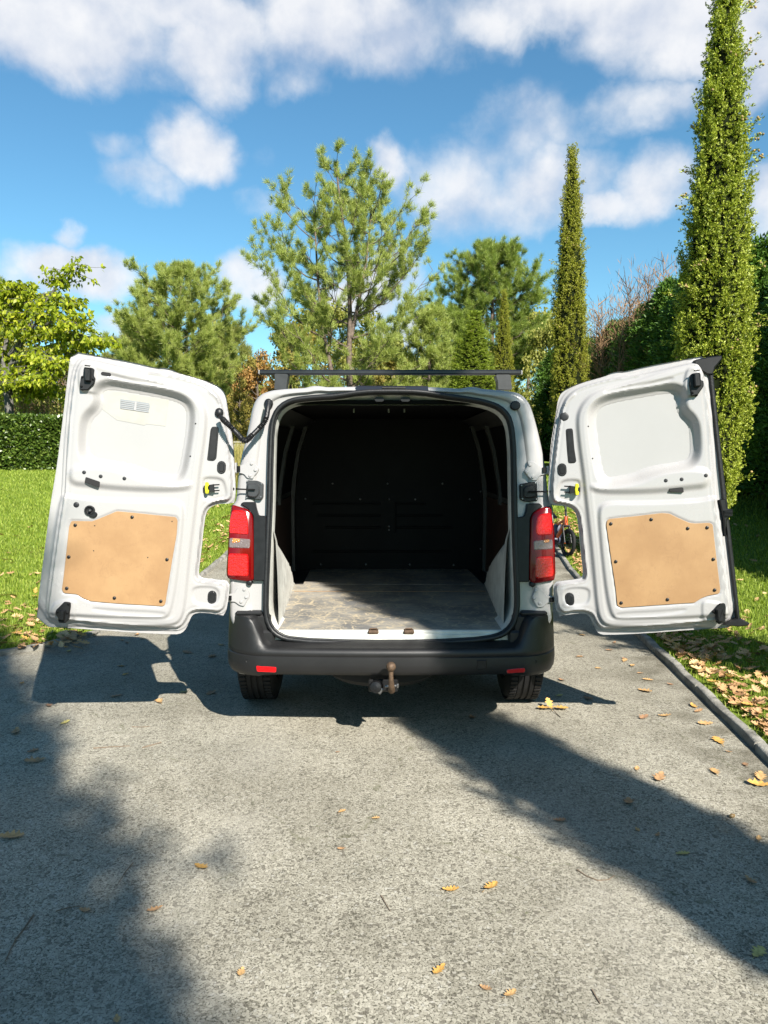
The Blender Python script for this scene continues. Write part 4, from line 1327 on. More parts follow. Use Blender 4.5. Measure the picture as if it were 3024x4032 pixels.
def door_height(P, d):
    f = {k: sdf(P, chaikin(v, 2) if k != 'wood' else v)[0] for k, v in d.items() if k != 'out'}
    h = np.zeros(len(P))
    h -= .030 * sm(f['B'], -.005, .010) + .010 * sm(f['B'], .020, .026)
    h -= .020 * sm(f['M'], -.012, .014)
    h -= .046 * (1 - sm(f['W'], -.003, .042)) + .006 * (1 - sm(f['W'], -.014, -.008))
    h += .016 * (1 - sm(f['L'], -.018, .006))
    h += .018 * (1 - sm(f['K'], -.026, .012))
    h -= .010 * (1 - sm(f['P1'], -.012, .004)) + .009 * (1 - sm(f['P2'], -.012, .004))
    h += .012 * (1 - sm(f['T1'], -.010, .002)) + .008 * (1 - sm(f['T2'], -.010, .002))
    h += .006 * (1 - sm(f['R1'], -.006, .003)) - .007 * (1 - sm(f['D1'], -.008, .006)) - .005 * (1 - sm(f['D2'], -.006, .004))
    h -= .002 * np.exp(-((f['B'] + .017) / .006) ** 2)
    h += .002 * np.exp(-((f['M'] + .030) / .007) ** 2)
    h -= .005 * (1 - sm(f['wood'], .003, .008))
    return h


def make_door(fr, d, label):
    out = chaikin(d['out'], 1)
    P, Q = clip_grid(out, .0060)
    h = door_height(P, d)
    e, _ = sdf(P, out)
    h = np.where(e > -.004, np.minimum(h, -.042), h)
    n = len(P)
    rc = P.mean(0)
    V = np.concatenate([fr.pt(P, h), fr.pt(P, -.052), fr.pt(P, -.072)])
    if fr.flip:
        Q = Q[:, ::-1]
    E = np.array(border_edges(Q))
    side1 = np.stack([E[:, 1], E[:, 0], E[:, 0] + n, E[:, 1] + n], 1)
    side2 = np.stack([E[:, 1] + n, E[:, 0] + n, E[:, 0] + 2 * n, E[:, 1] + 2 * n], 1)
    quads = np.concatenate([Q, side1, side2, Q[:, ::-1] + 2 * n])
    used = np.unique(quads)
    mp = -np.ones(len(V), int); mp[used] = np.arange(len(used))
    o = mk('rear_door', V[used], None, 'door_paint', van, smooth=True, quads=mp[quads], angle=48)
    o['label'] = label
    return o


door_L = make_door(FDL, polyL, 'left rear door, its inner side to the camera, with a vent patch and a black inside handle')
door_R = make_door(FDR, polyR, 'right rear door, its inner side to the camera, with a black rubber strip down the free edge')


def dprism(name, mat, fr, door, d, uv, h1, bev=.003, depth=.02, r=0.0, base=None):
    """a piece fixed on the door's inner side; sits on the panel height found there"""
    uv = np.asarray(uv)
    hb = door_height(uv.mean(0)[None], d)[0] if base is None else base
    if r:
        uv = round_poly(uv, r, 4)
    return part(name, mat, lambda b: fr.prism(b, uv, hb - depth, hb + h1, bev), door, smooth=True, angle=40)


def ddisc(name, mat, fr, door, d, c, r, h1=.004, base=None):
    hb = door_height(np.asarray(c)[None], d)[0] if base is None else base
    return part(name, mat, lambda b: fr.disc(b, c, r, hb - .01, hb + h1, 14), door, smooth=True, angle=40)


def dress(fr, Z, door, d, S):
    k = 1000 / 1659
    ppm = FPX / 4.0
    u = lambda *p: fuv(fr, Z(*p))
    dprism('wooden_panel', 'board', fr, door, d, d['wood'], .006, .0015, .006, r=.008)
    for c in S['screws']:
        ddisc('screw_cap', 'black_plastic', fr, door, d, u(c)[0], .0095, .0115)
    for c in S.get('holes', ()):
        ddisc('screw_hole', 'under', fr, door, d, u(c)[0], .0042, .0072)
    for c, r in S['plugs']:
        ddisc('round_plug', 'dark_plug', fr, door, d, u(c)[0], r, .003)
    for c, w, h in S['ovals']:
        c = u(c)[0]
        dprism('oval_plug', 'rubber', fr, door, d, stadium(c, w, h), .006, .004, .02)
        dprism('oval_plug', 'black_plastic', fr, door, d, stadium(c, w * .62, h * .72), .009, .003, .02)
    dprism('slot_cover', 'rubber', fr, door, d, u(*S['slot']), .004, .003, .02, r=.012)
    dprism('slot_cover', 'black_plastic', fr, door, d, (u(*S['slot']) - u(*S['slot']).mean(0)) * np.array([.72, .93]) + u(*S['slot']).mean(0), .006, .002, .02, r=.01)
    dprism('cable_slot', 'under', fr, door, d, u(*S['rect']), .006, .001, .02, r=.006)
    # yellow release clip on its black carrier
    cx, cy = S['clip']; sg = S['sg']
    o = dprism('release_clip', 'yellow_plastic', fr, door, d, u((cx - 10, cy - 38), (cx + 10, cy - 38), (cx + 14, cy - 15), (cx + 6, cy - 10), (cx + 6, cy + 10), (cx + 14, cy + 15), (cx + 10, cy + 38), (cx - 10, cy + 38), (cx - 14, cy)), .040, .003, -.018, r=.006)
    dprism('clip_carrier', 'black_plastic', fr, o, d, u((cx + sg * 12, cy - 20), (cx + sg * 45, cy - 26), (cx + sg * 50, cy + 26), (cx + sg * 12, cy + 22)), .034, .004, .01)
    dprism('clip_carrier', 'black_plastic', fr, o, d, u((cx - sg * 22, cy - 14), (cx + sg * 8, cy - 14), (cx + sg * 8, cy + 16), (cx - sg * 22, cy + 16)), .028, .004, .01)
    for dy in (-20, 18):
        dprism('clip_prong', 'dark_metal', fr, o, d, u((cx + sg * 40, cy + dy - 4), (cx + sg * 82, cy + dy - 6), (cx + sg * 82, cy + dy + 2), (cx + sg * 40, cy + dy + 5)), .026, .001, -.02)
    # latches
    for (zf, poly, core, screws, bars) in S['latches']:
        w = lambda *p: fuv(fr, zf(*p))
        hb = door_height(w(*poly).mean(0)[None], d)[0]
        o = dprism('door_latch', 'black_plastic', fr, door, d, w(*poly), .016, .004, .03, r=.006)
        dprism('latch_case', 'black_plastic', fr, o, d, w(*core), .040, .005, .01, r=.004)
        for c in screws:
            ddisc('latch_screw', 'dark_metal', fr, o, d, w(c)[0], .007, .022)
        for br in bars:
            dprism('latch_bolt', 'dark_metal', fr, o, d, w(*br), .044, .001, -.036)


SL = dict(
    screws=[(330, 1190), (700, 1138), (288, 1397), (927, 1414), (275, 1601), (585, 1664), (887, 1685)],
    holes=[(457, 1194), (960, 1166), (450, 1357), (802, 1400)],
    plugs=[((388, 847), .0105), ((496, 873), .0105), ((650, 887), .0105), ((337, 1058), .0155), ((1112, 527), .0045), ((1078, 740), .0045)],
    ovals=[((1280, 813), .046, .070), ((1218, 1666), .047, .072)],
    slot=[(1218, 545), (1260, 545), (1262, 570), (1247, 755), (1230, 772), (1184, 768), (1188, 740), (1208, 565)],
    rect=[(400, 876), (493, 908), (486, 944), (392, 912)],
    clip=(1186, 948), sg=1,
    latches=[
        (ZD, [(300, 335), (385, 335), (410, 350), (405, 440), (425, 470), (415, 540), (330, 625), (230, 625), (225, 560), (240, 450), (270, 440), (275, 350)], [(292, 340), (385, 345), (378, 520), (300, 515)],
         [(262, 457), (402, 485), (252, 578)], [[(305, 310), (383, 318), (382, 330), (305, 322)], [(305, 340), (383, 350), (382, 358), (305, 348)]]),
        (Z1, [(265, 1685), (305, 1690), (305, 1720), (292, 1800), (270, 1825), (228, 1820), (225, 1790), (207, 1765), (210, 1740)], [(235, 1735), (275, 1738), (268, 1805), (230, 1800)],
         [(293, 1700), (285, 1757), (220, 1752)], [[(230, 1800), (268, 1806), (266, 1814), (228, 1808)]])])
SR = dict(
    screws=[(670, 1181), (932, 1153), (1170, 1211), (1296, 1206), (702, 1427), (1336, 1412), (1345, 1612), (1038, 1674), (737, 1696)],
    plugs=[((1027, 900), .0105), ((1130, 892), .0105), ((1287, 867), .0105), ((372, 480), .026), ((525, 545), .0045), ((553, 755), .0045)],
    ovals=[((355, 828), .047, .070), ((405, 1680), .049, .074)],
    slot=[(378, 560), (425, 555), (436, 690), (449, 772), (438, 785), (395, 787), (386, 690)],
    rect=[(1050, 938), (1142, 944), (1146, 978), (1050, 972)],
    clip=(450, 958), sg=-1,
    latches=[
        (ZE, [(580, 440), (700, 430), (730, 450), (735, 560), (790, 600), (790, 680), (680, 840), (560, 860), (535, 700), (520, 640), (540, 470)], [(590, 450), (700, 440), (720, 690), (605, 700)],
         [(768, 595), (583, 800), (665, 840)], [[(583, 400), (690, 386), (692, 405), (585, 418)]]),
        (Z2, [(1370, 1695), (1406, 1695), (1412, 1720), (1408, 1820), (1362, 1832), (1350, 1775), (1322, 1752)], [(1345, 1730), (1388, 1726), (1392, 1808), (1352, 1812)],
         [(1398, 1705), (1400, 1765), (1332, 1750)], [[(1350, 1810), (1395, 1806), (1396, 1814), (1350, 1818)]])])
dress(FDL, Z1, door_L, polyL, SL)
dress(FDR, Z2, door_R, polyR, SR)


def door_extras():
    # left door: inside handle, cable slot, vent patch held by tape
    c = uvL([(425, 1095)])[0]
    hb = door_height(c[None], polyL)[0]
    o = part('inside_handle', 'black_plastic', lambda b: b.lathe([(.026, -.01), (.027, .006), (.024, .012), (.019, .012), (.017, .004), (.004, .002)], FDL.pt(c, hb)[0], FDL.en, 20), door_L, smooth=True, angle=40)
    part('handle_knob', 'grey_plastic', lambda b: b.lathe([(.007, 0), (.008, .016), (.006, .022), (.002, .024)], FDL.pt(c + np.array([-.004, 0]), hb + .004)[0], FDL.en, 12), o, smooth=True)
    dprism('inside_handle', 'black_plastic', FDL, door_L, polyL, uvL([(430, 1100), (470, 1105), (478, 1125), (455, 1145), (420, 1135)]), .012, .004, .02, r=.01)
    for fr, d, dr in ((FDL, polyL, door_L), (FDR, polyR, door_R)):
        w = chaikin(d['W'], 2)
        e = np.roll(w, -1, 0) - np.roll(w, 1, 0)
        nr = np.stack([e[:, 1], -e[:, 0]], 1); nr /= np.linalg.norm(nr, axis=1)[:, None]
        if area2(w) < 0:
            nr = -nr
        hb = door_height(w.mean(0)[None], d)[0]
        part('skin_panel', 'skin_grey', lambda b: fr.prism(b, w - nr * .011, hb - .004, hb + .0015, .0008), dr)
    zz = fuv(FDL, ZD((555, 408)))[0]
    e = fuv(FDL, ZD((640, 420)))[0] - zz
    dprism('cable_slot', 'under', FDL, door_L, polyL, stadium(zz, .050, .019, math.atan2(e[1], e[0])), .002, .001, .02)
    wb = door_height(uvL([(750, 600)], -.05), polyL)[0]
    tu = lambda *p: fuv(FDL, ZD(*p), wb)
    part('tape_patch', 'tape_patch', lambda b: FDL.prism(b, tu((520, 612), (1380, 745), (1330, 1090), (1080, 1060), (1060, 1080), (700, 1010), (500, 860)), wb - .002, wb + .0030, .0004), door_L)
    o = part('vent_patch', 'steel_pale', lambda b: FDL.prism(b, tu((745, 735), (1120, 790), (1130, 830), (1110, 915), (740, 860)), wb, wb + .0042, .0005), door_L)
    for k in range(5):
        v = 756 + k * 24
        part('vent_slat', 'white_paint', lambda b: FDL.prism(b, tu((752, v), (1118, v + 55), (1116, v + 63), (750, v + 8)), wb + .003, wb + .0065, .001), o)
    part('vent_slat', 'white_paint', lambda b: FDL.prism(b, tu((932, 770), (962, 774), (950, 886), (920, 882)), wb + .003, wb + .0075, .001), o)
    # right door: rubber strip on the free edge with its end pieces and the centre latch
    ru = lambda *p: fuv(FDR, Z2(*p), SK)
    part('edge_strip', 'rubber', lambda b: FDR.prism(b, ru((1308, 205), (1336, 205), (1376, 600), (1422, 1000), (1470, 1420), (1512, 1815), (1490, 1815), (1440, 1400), (1396, 1040), (1348, 600)), -.068, -.022, .006), door_R, smooth=True, angle=40)
    part('edge_strip_end', 'black_plastic', lambda b: FDR.prism(b, ru((1210, 118), (1300, 98), (1386, 88), (1390, 112), (1345, 165), (1330, 212), (1292, 212), (1252, 188), (1214, 168)), -.07, -.012, .006), door_R, smooth=True, angle=40)
    part('edge_strip_end', 'black_plastic', lambda b: FDR.prism(b, ru((1398, 1838), (1480, 1796), (1522, 1800), (1568, 1826), (1560, 1842), (1500, 1848)), -.07, -.012, .006), door_R, smooth=True, angle=40)
    o = part('centre_latch', 'black_plastic', lambda b: FDR.prism(b, ru((1368, 1025), (1410, 1018), (1420, 1080), (1455, 1090), (1450, 1130), (1420, 1150), (1415, 1200), (1402, 1262), (1395, 1150), (1380, 1080)), -.06, -.005, .006), door_R, smooth=True, angle=40)
    for k in range(5):
        y = 1092 + k * 9
        part('latch_rib', 'rubber', lambda b: FDR.prism(b, ru((1398, y), (1452, y - 3), (1452, y + 1), (1398, y + 4)), -.01, .004, .001), o)


pbr('skin_grey', (0.50, 0.497, 0.493), 0.34, var=0.02, vscale=4)
pbr('steel_pale', (0.40, 0.42, 0.44), 0.3, metal=0.2, var=0.1, vscale=30)
door_extras()


# ---- cable conduit between the left door and the pillar
def conduit():
    px = ZC((985, 190), (962, 330), (945, 480), (905, 600), (830, 700), (730, 800), (620, 910), (540, 990), (470, 1035), (410, 1005), (350, 925), (250, 820), (140, 705), (40, 615), (-70, 500))
    ys = [4.19, 4.165, 4.155, 4.145, 4.135, 4.12, 4.105, 4.09, 4.075, 4.065, 4.055, 4.05, 4.05, 4.055, 4.085]
    P = np.array([at_depth(x, y, Y) for (x, y), Y in zip(px, ys)])
    P = chaikin(P, 3, False)
    seg = np.concatenate([[0], np.cumsum(np.linalg.norm(np.diff(P, axis=0), axis=1))])
    L = seg[-1]
    s = np.arange(0, L, .0021)
    Q = np.column_stack([np.interp(s, seg, P[:, i]) for i in range(3)])
    t = s / L
    ribbed = ((t > .20) & (t < .36)) | ((t > .46) & (t < .66)) | ((t > .76) & (t < .95))
    rad = np.where(ribbed, .0134 + .0030 * np.cos(2 * math.pi * s / .0092), .0128)
    rad[t < .2] = .0145
    b = B(); b.tube(Q, rad, 12)
    o = b.obj('cable_conduit', 'rubber', van, smooth=True, angle=30)
    part('conduit_boot', 'rubber', lambda b: FRM.prism(b, stadium(fuv(FRM, ZC((985, 215)))[0], .046, .052), -.01, .022, .012), o, smooth=True, angle=50)
    c = uvL([(1265, 455)])[0]
    hb = door_height(c[None], polyL)[0]
    part('conduit_boot', 'rubber', lambda b: FDL.prism(b, stadium(c, .044, .052), hb - .01, hb + .022, .012), o, smooth=True, angle=50)


conduit()

# ================================================================ BICYCLE
def bicycle():
    c = at_height(2232, 2206, 0.05)
    root = thing('bicycle', (c[0] - .36 * math.cos(R(-76)), c[1] - .36 * math.sin(R(-76)), float(ter(c[0], c[1])) + LAWN_Z), 'small orange bicycle with black tyres parked on the grass behind the van', 'bicycle')
    root.rotation_euler = (R(-4), 0, R(-76))
    # local: x forward, z up; wheels radius .2
    r = .20; wb = .72
    def w(x):
        e = thing('wheel', (x, 0, r)); e.parent = root
        b = B()
        a = np.linspace(0, 2 * math.pi, 41)[:-1]
        b.tube(np.column_stack([r * .89 * np.cos(a), 0 * a, r * .89 * np.sin(a)]), .026, 10, closed=True)
        b.obj('tyre', 'tyre', e, smooth=True, local=True)
        b = B()
        b.tube(np.column_stack([r * .74 * np.cos(a), 0 * a, r * .74 * np.sin(a)]), .010, 6, closed=True)
        for k in range(12):
            t = 2 * math.pi * k / 12
            b.tube([(0, .015 * (-1) ** k, 0), (r * .74 * math.cos(t), 0, r * .74 * math.sin(t))], .0022, 4)
        b.lathe([(.02, -.03), (.02, .03)], (0, 0, 0), (0, 1, 0), 10)
        b.obj('rim', 'dark_metal', e, smooth=True, local=True)
    w(-wb / 2); w(wb / 2)
    P = lambda nm, mt, fn, par=root: (lambda b: (fn(b), b.obj(nm, mt, par, smooth=True, local=True, angle=50)))(B())
    head = np.array([.24, 0, .50]); bb = np.array([-.02, 0, .20]); seat = np.array([-.15, 0, .42])
    P('frame', 'bike_orange', lambda b: (b.tube([head + (-.01, 0, .06), head + (.02, 0, -.06)], .026, 12), b.tube([head, (.1, 0, .33), bb], [.026, .028, .026], 12), b.tube([bb, seat], .018, 10), b.tube([head + (-.02, 0, .02), seat + (.0, 0, -.06)], .018, 10),
                                        b.tube([bb + (0, .03, 0), (-wb / 2, .045, r)], .011, 8), b.tube([bb + (0, -.03, 0), (-wb / 2, -.045, r)], .011, 8), b.tube([seat + (0, .02, -.06), (-wb / 2, .045, r)], .010, 8), b.tube([seat + (0, -.02, -.06), (-wb / 2, -.045, r)], .010, 8)))
    P('fork', 'black_plastic', lambda b: (b.tube([head + (.02, .05, -.08), (wb / 2, .05, r)], .013, 8), b.tube([head + (.02, -.05, -.08), (wb / 2, -.05, r)], .013, 8), b.tube([head + (.018, -.055, -.07), head + (.018, .055, -.07)], .018, 8)))
    st = head + np.array([-.06, 0, .24])
    P('handlebar', 'black_plastic', lambda b: (b.tube([head + (0, 0, .05), st], .016, 10), b.tube([st + (-.05, -.25, .03), st + (0, -.10, 0), st + (0, .10, 0), st + (-.05, .25, .03)], .012, 8), b.tube([st + (-.05, -.25, .03), st + (-.03, -.17, .02)], .018, 10), b.tube([st + (-.05, .25, .03), st + (-.03, .17, .02)], .018, 10),
                                              b.tube([st + (.04, -.2, -.03), st + (.02, -.08, 0)], .006, 6), b.tube([st + (.04, .2, -.03), st + (.02, .08, 0)], .006, 6)))
    P('brake_cable', 'black_plastic', lambda b: b.tube(chaikin(np.array([st + (.03, -.1, 0), st + (.14, -.06, -.05), st + (.14, -.02, -.2), head + (.05, -.03, -.1)]), 3, False), .004, 6))
    P('saddle', 'black_plastic', lambda b: (b.tube([seat, seat + (-.03, 0, .09)], .013, 8), b.tube([seat + (.10, 0, .10), seat + (.02, 0, .115), seat + (-.08, 0, .12), seat + (-.13, 0, .125)], [.014, .030, .058, .040], 12)))
    P('battery', 'bike_blue', lambda b: b.box((-.03, .02, .33), (.12, .10, .20), .02))
    P('motor', 'bike_blue', lambda b: b.lathe([(.03, -.055), (.065, -.045), (.07, 0), (.065, .045), (.03, .055)], bb, (0, 1, 0), 16))
    for s in (-1, 1):
        P('pedal', 'bike_orange', lambda b: (b.box(bb + np.array([.07 * s, .12 * s, -.03 * s]), (.075, .07, .022), .006)))
        P('crank', 'dark_metal', lambda b: b.tube([bb + np.array([0, .06 * s, 0]), bb + np.array([.07 * s, .08 * s, -.03 * s])], .009, 8))
    P('mudguard', 'black_plastic', lambda b: b.tube([(-wb / 2 + (r + .035) * math.cos(a), 0, r + (r + .035) * math.sin(a)) for a in np.linspace(.3, 2.6, 14)], .022, 6))


bicycle()

# ================================================================ LEAVES, TWIGS, ACORN


def oak_leaf(seed, L=.1):
    rn = random.Random(seed)
    lob = rn.choice((4, 5, 5))
    n = lob * 4
    side = []
    for i in range(n + 1):
        t = i / n
        env = math.sin(math.pi * min(1, t * .95 + .04)) ** .8 * (.55 + .45 * t)
        wv = .71 + .29 * math.cos(2 * math.pi * lob * t + math.pi)
        side.append((t, .44 * env * wv * rn.uniform(.85, 1.15)))
    curl = rn.uniform(.15, .6); roll = rn.uniform(.15, .6); tw = rn.uniform(-.5, .5)
    V = []; F = []
    for t, w in side:
        for s in (-1, 0, 1):
            y = s * w
            z = .02 + curl * (t - .5) ** 2 + roll * abs(y) ** 1.3 * (1 + .5 * tw * s) + .05 * tw * (t - .5) * s
            V.append((t - .5, y, z))
    for i in range(n):
        a = i * 3
        F += [(a, a + 1, a + 4, a + 3), (a + 1, a + 2, a + 5, a + 4)]
    k = len(V)
    V += [(-.5, -.012, .03), (-.5, .012, .03), (-.68, .008, .0), (-.68, -.008, .0)]
    F.append((k, k + 1, k + 2, k + 3))
    V = np.array(V) * L
    V[:, 2] -= V[:, 2].min() - .001
    return V, F


LEAFM = []
for i in range(7):
    V, F = oak_leaf(100 + i)
    LEAFM.append([mesh_np('fallen_leaf', V, F, smooth=True) for _ in range(5)])
for i in range(7):
    for k in range(5):
        LEAFM[i][k].materials.append(MATS['fallen_%d' % k])


def leaf_at(px, size, mat, label, group, z=0.0, name='fallen_leaf'):
    p = at_height(px[0], px[1], z + .004)
    o = bpy.data.objects.new(name, random.choice(LEAFM)[mat])
    COL.objects.link(o)
    o.location = (p[0], p[1], float(ter(p[0], p[1])) + z + .002)
    o.rotation_euler = (random.uniform(-.12, .12), random.uniform(-.12, .12), random.uniform(0, 6.28))
    s = size / .1 * random.uniform(1.0, 1.25)
    o.scale = (s, s, s)
    return set_props(o, label, 'leaf', group)


G1 = 'oak leaves fallen on the driveway'
named = [
    ((45, 3294), .085, 0, 'large curled brown leaf at the left edge in tree shade on the asphalt'),
    ((791, 3411), .065, 2, 'bright orange leaf alone on sunlit asphalt left of centre'),
    ((610, 3581), .055, 1, 'pale brown leaf on the edge of the left tree shadow near the bottom'),
    ((335, 3583), .045, 1, 'brown leaf inside the left tree shadow beside thin twigs'),
    ((1776, 3503), .060, 2, 'left leaf of the orange pair on sunlit asphalt below the shadow band'),
    ((1932, 3494), .070, 2, 'right leaf of the orange pair on sunlit asphalt below the shadow band'),
    ((1730, 3819), .055, 2, 'pale orange leaf on sunlit asphalt nearest the bottom centre'),
    ((2203, 3230), .055, 3, 'brown leaf in the diagonal shadow band nearest its lower edge'),
    ((2476, 3158), .085, 1, 'wide brown oak leaf in the middle of the diagonal shadow band'),
    ((2956, 3469), .055, 1, 'upright brown leaf in the shadow band by the right picture edge'),
    ((2986, 3749), .060, 4, 'yellowish leaf at the lower right end of the shadow band'),
    ((2597, 3062), .085, 1, 'long brown oak leaf on the upper edge of the diagonal shadow band'),
    ((2509, 3028), .045, 0, 'small tan leaf just above the diagonal shadow band'),
    ((2690, 3360), .055, 4, 'narrow olive brown leaf in the diagonal shadow band'),
    ((2539, 2721), .085, 0, 'wide tan oak leaf on sunlit asphalt right of the rear tyre'),
    ((2618, 2819), .075, 0, 'pale oak leaf halfway between the rear tyre and the right kerb'),
    ((2777, 2848), .085, 0, 'curled tan leaf close to the right kerb'),
    ((2829, 2917), .090, 2, 'long orange tan leaf lying beside the right kerb'),
    ((2814, 3038), .080, 0, 'tan leaf on the asphalt between the shadow band and the right kerb'),
    ((2994, 3056), .085, 0, 'upper of two tan leaves at the foot of the right kerb'),
    ((2988, 3089), .085, 2, 'lower of two tan leaves at the foot of the right kerb'),
    ((2316, 2750), .075, 3, 'dark brown leaf in the pointed door shadow right of the tyre'),
    ((2202, 2739), .045, 4, 'small pale leaf in the pointed door shadow beside the tyre'),
    ((1860, 2827), .070, 3, 'dark leaf in the shade just behind the van'),
    ((627, 2762), .070, 0, 'tan leaf in the sun just below the left door shadow'),
    ((723, 2725), .060, 4, 'yellow leaf on the edge of the van shadow at the left'),
    ((832, 2728), .075, 3, 'brown leaf in the van shadow left of the rear bumper'),
    ((456, 2740), .070, 3, 'brown leaf near the lower edge of the left door shadow'),
    ((256, 2846), .065, 4, 'yellow leaf on sunlit asphalt at the left below the door shadow'),
    ((137, 2997), .090, 1, 'large brown leaf in the tree shade near the left edge'),
    ((130, 2957), .060, 3, 'reddish brown leaf above a larger one in the left tree shade'),
    ((63, 2882), .075, 1, 'brown leaf at the left edge in the tree shade'),
    ((738, 2569), .080, 3, 'brown leaf in the shade left of the bumper corner'),
    ((835, 2584), .085, 3, 'crumpled reddish leaf in the shade next to the bumper corner'),
    ((271, 2563), .070, 4, 'yellow leaf in the left door shadow near the kerb'),
]
for px, s, m, lab in named:
    leaf_at(px, s, m, lab, G1)
rest = [(1347, 3194), (1345, 3342), (461, 4013), (949, 3830), (2589, 3287), (2510, 3265), (2988, 3303), (1913, 3891), (2008, 3914), (193, 2777), (476, 2623), (494, 2655), (87, 2689), (871, 2540), (2355, 2630), (2283, 2585), (2211, 2678), (2458, 2593),
        (2551, 2676), (2292, 2501), (2639, 2694), (2536, 2824), (1330, 2960), (2870, 2960), (1480, 3220), (2935, 3010), (2400, 2560), (2460, 2600), (2490, 2620), (2520, 2650), (2420, 2530), (2730, 2780), (2750, 2800), (540, 2500), (480, 2520), (500, 2530), (560, 2515)]
for px in rest:
    leaf_at(px, random.uniform(.028, .05) if px[1] > 2900 else random.uniform(.04, .075), random.choice((0, 0, 1, 2, 3)), 'small scattered leaf or leaf scrap on the asphalt', G1)
# the sprig of three leaves behind the tyre
p = at_height(2175, 2797)
spr = thing('leaf_sprig', tuple(p), 'sprig of three orange oak leaves on a dark stem behind the right tyre', 'leaf')
for ang, s, tilt in ((2.9, .95, .05), (.15, 1.05, .1), (1.9, .85, -.7)):
    o = bpy.data.objects.new('leaf', LEAFM[2][2]); COL.objects.link(o); o.parent = spr
    o.location = (.05 * math.cos(ang) * s, .04 * math.sin(ang) * s, .012 + (.02 if tilt < 0 else 0)); o.rotation_euler = (0, tilt, ang); o.scale = (.95 * s,) * 3
b = B(); b.tube([(0, 0, .012), (.004, -.05, .008), (.014, -.10, .004), (.02, -.13, .003)], .0022, 6); b.obj('stem', 'bark', spr, local=True)
# acorn
p = at_height(2883, 3219)
b = B(); b.lathe([(.001, -.015), (.005, -.013), (.0085, -.006), (.0088, .004), (.006, .011), (.001, .014)], (0, 0, 0), (1, .4, 0), 14)
o = b.obj('acorn', 'acorn', None, smooth=True, local=True); o.location = (p[0], p[1], .0085)
set_props(o, 'tan acorn lying in the diagonal shadow band near the kerb', 'acorn')
# twigs
for pts, r, lab in ((((2272, 3427), (2310, 3452), (2354, 3469), (2395, 3466), (2419, 3450)), .0028, 'curved brown twig on the lower edge of the diagonal shadow band'),
                    (((131, 3606), (95, 3660), (63, 3700), (40, 3745), (22, 3787)), .0034, 'long forked twig at the left in the tree shade'),
                    (((524, 3398), (490, 3440), (461, 3488)), .0022, 'thin straight twig on the edge of the left tree shadow'),
                    (((2331, 3900), (2345, 3925), (2363, 3955)), .0028, 'short dark twig near the bottom right of centre'),
                    (((1500, 3528), (1518, 3560), (1537, 3590)), .0026, 'dark twig upright in the sun near the picture centre'),
                    (((367, 2948), (430, 2943), (512, 2939)), .0035, 'left one of two pale twigs on sunlit asphalt at the left'),
                    (((560, 2946), (600, 2935), (636, 2924)), .0035, 'right one of two pale twigs on sunlit asphalt at the left'),
                    (((520, 2863), (560, 2864), (591, 2861)), .0026, 'thin pale twig below the left door shadow'),
                    (((220, 3590), (270, 3575), (320, 3570)), .0022, 'thin twig beside a brown leaf in the left tree shade')):
    P = [at_height(x, y) + np.array([0, 0, r * .9]) for x, y in pts]
    b = B(); b.tube(P, np.linspace(r, r * .5, len(P)), 6)
    o = b.obj('twig', 'twig'); set_props(o, lab, 'twig', 'twigs on the driveway')

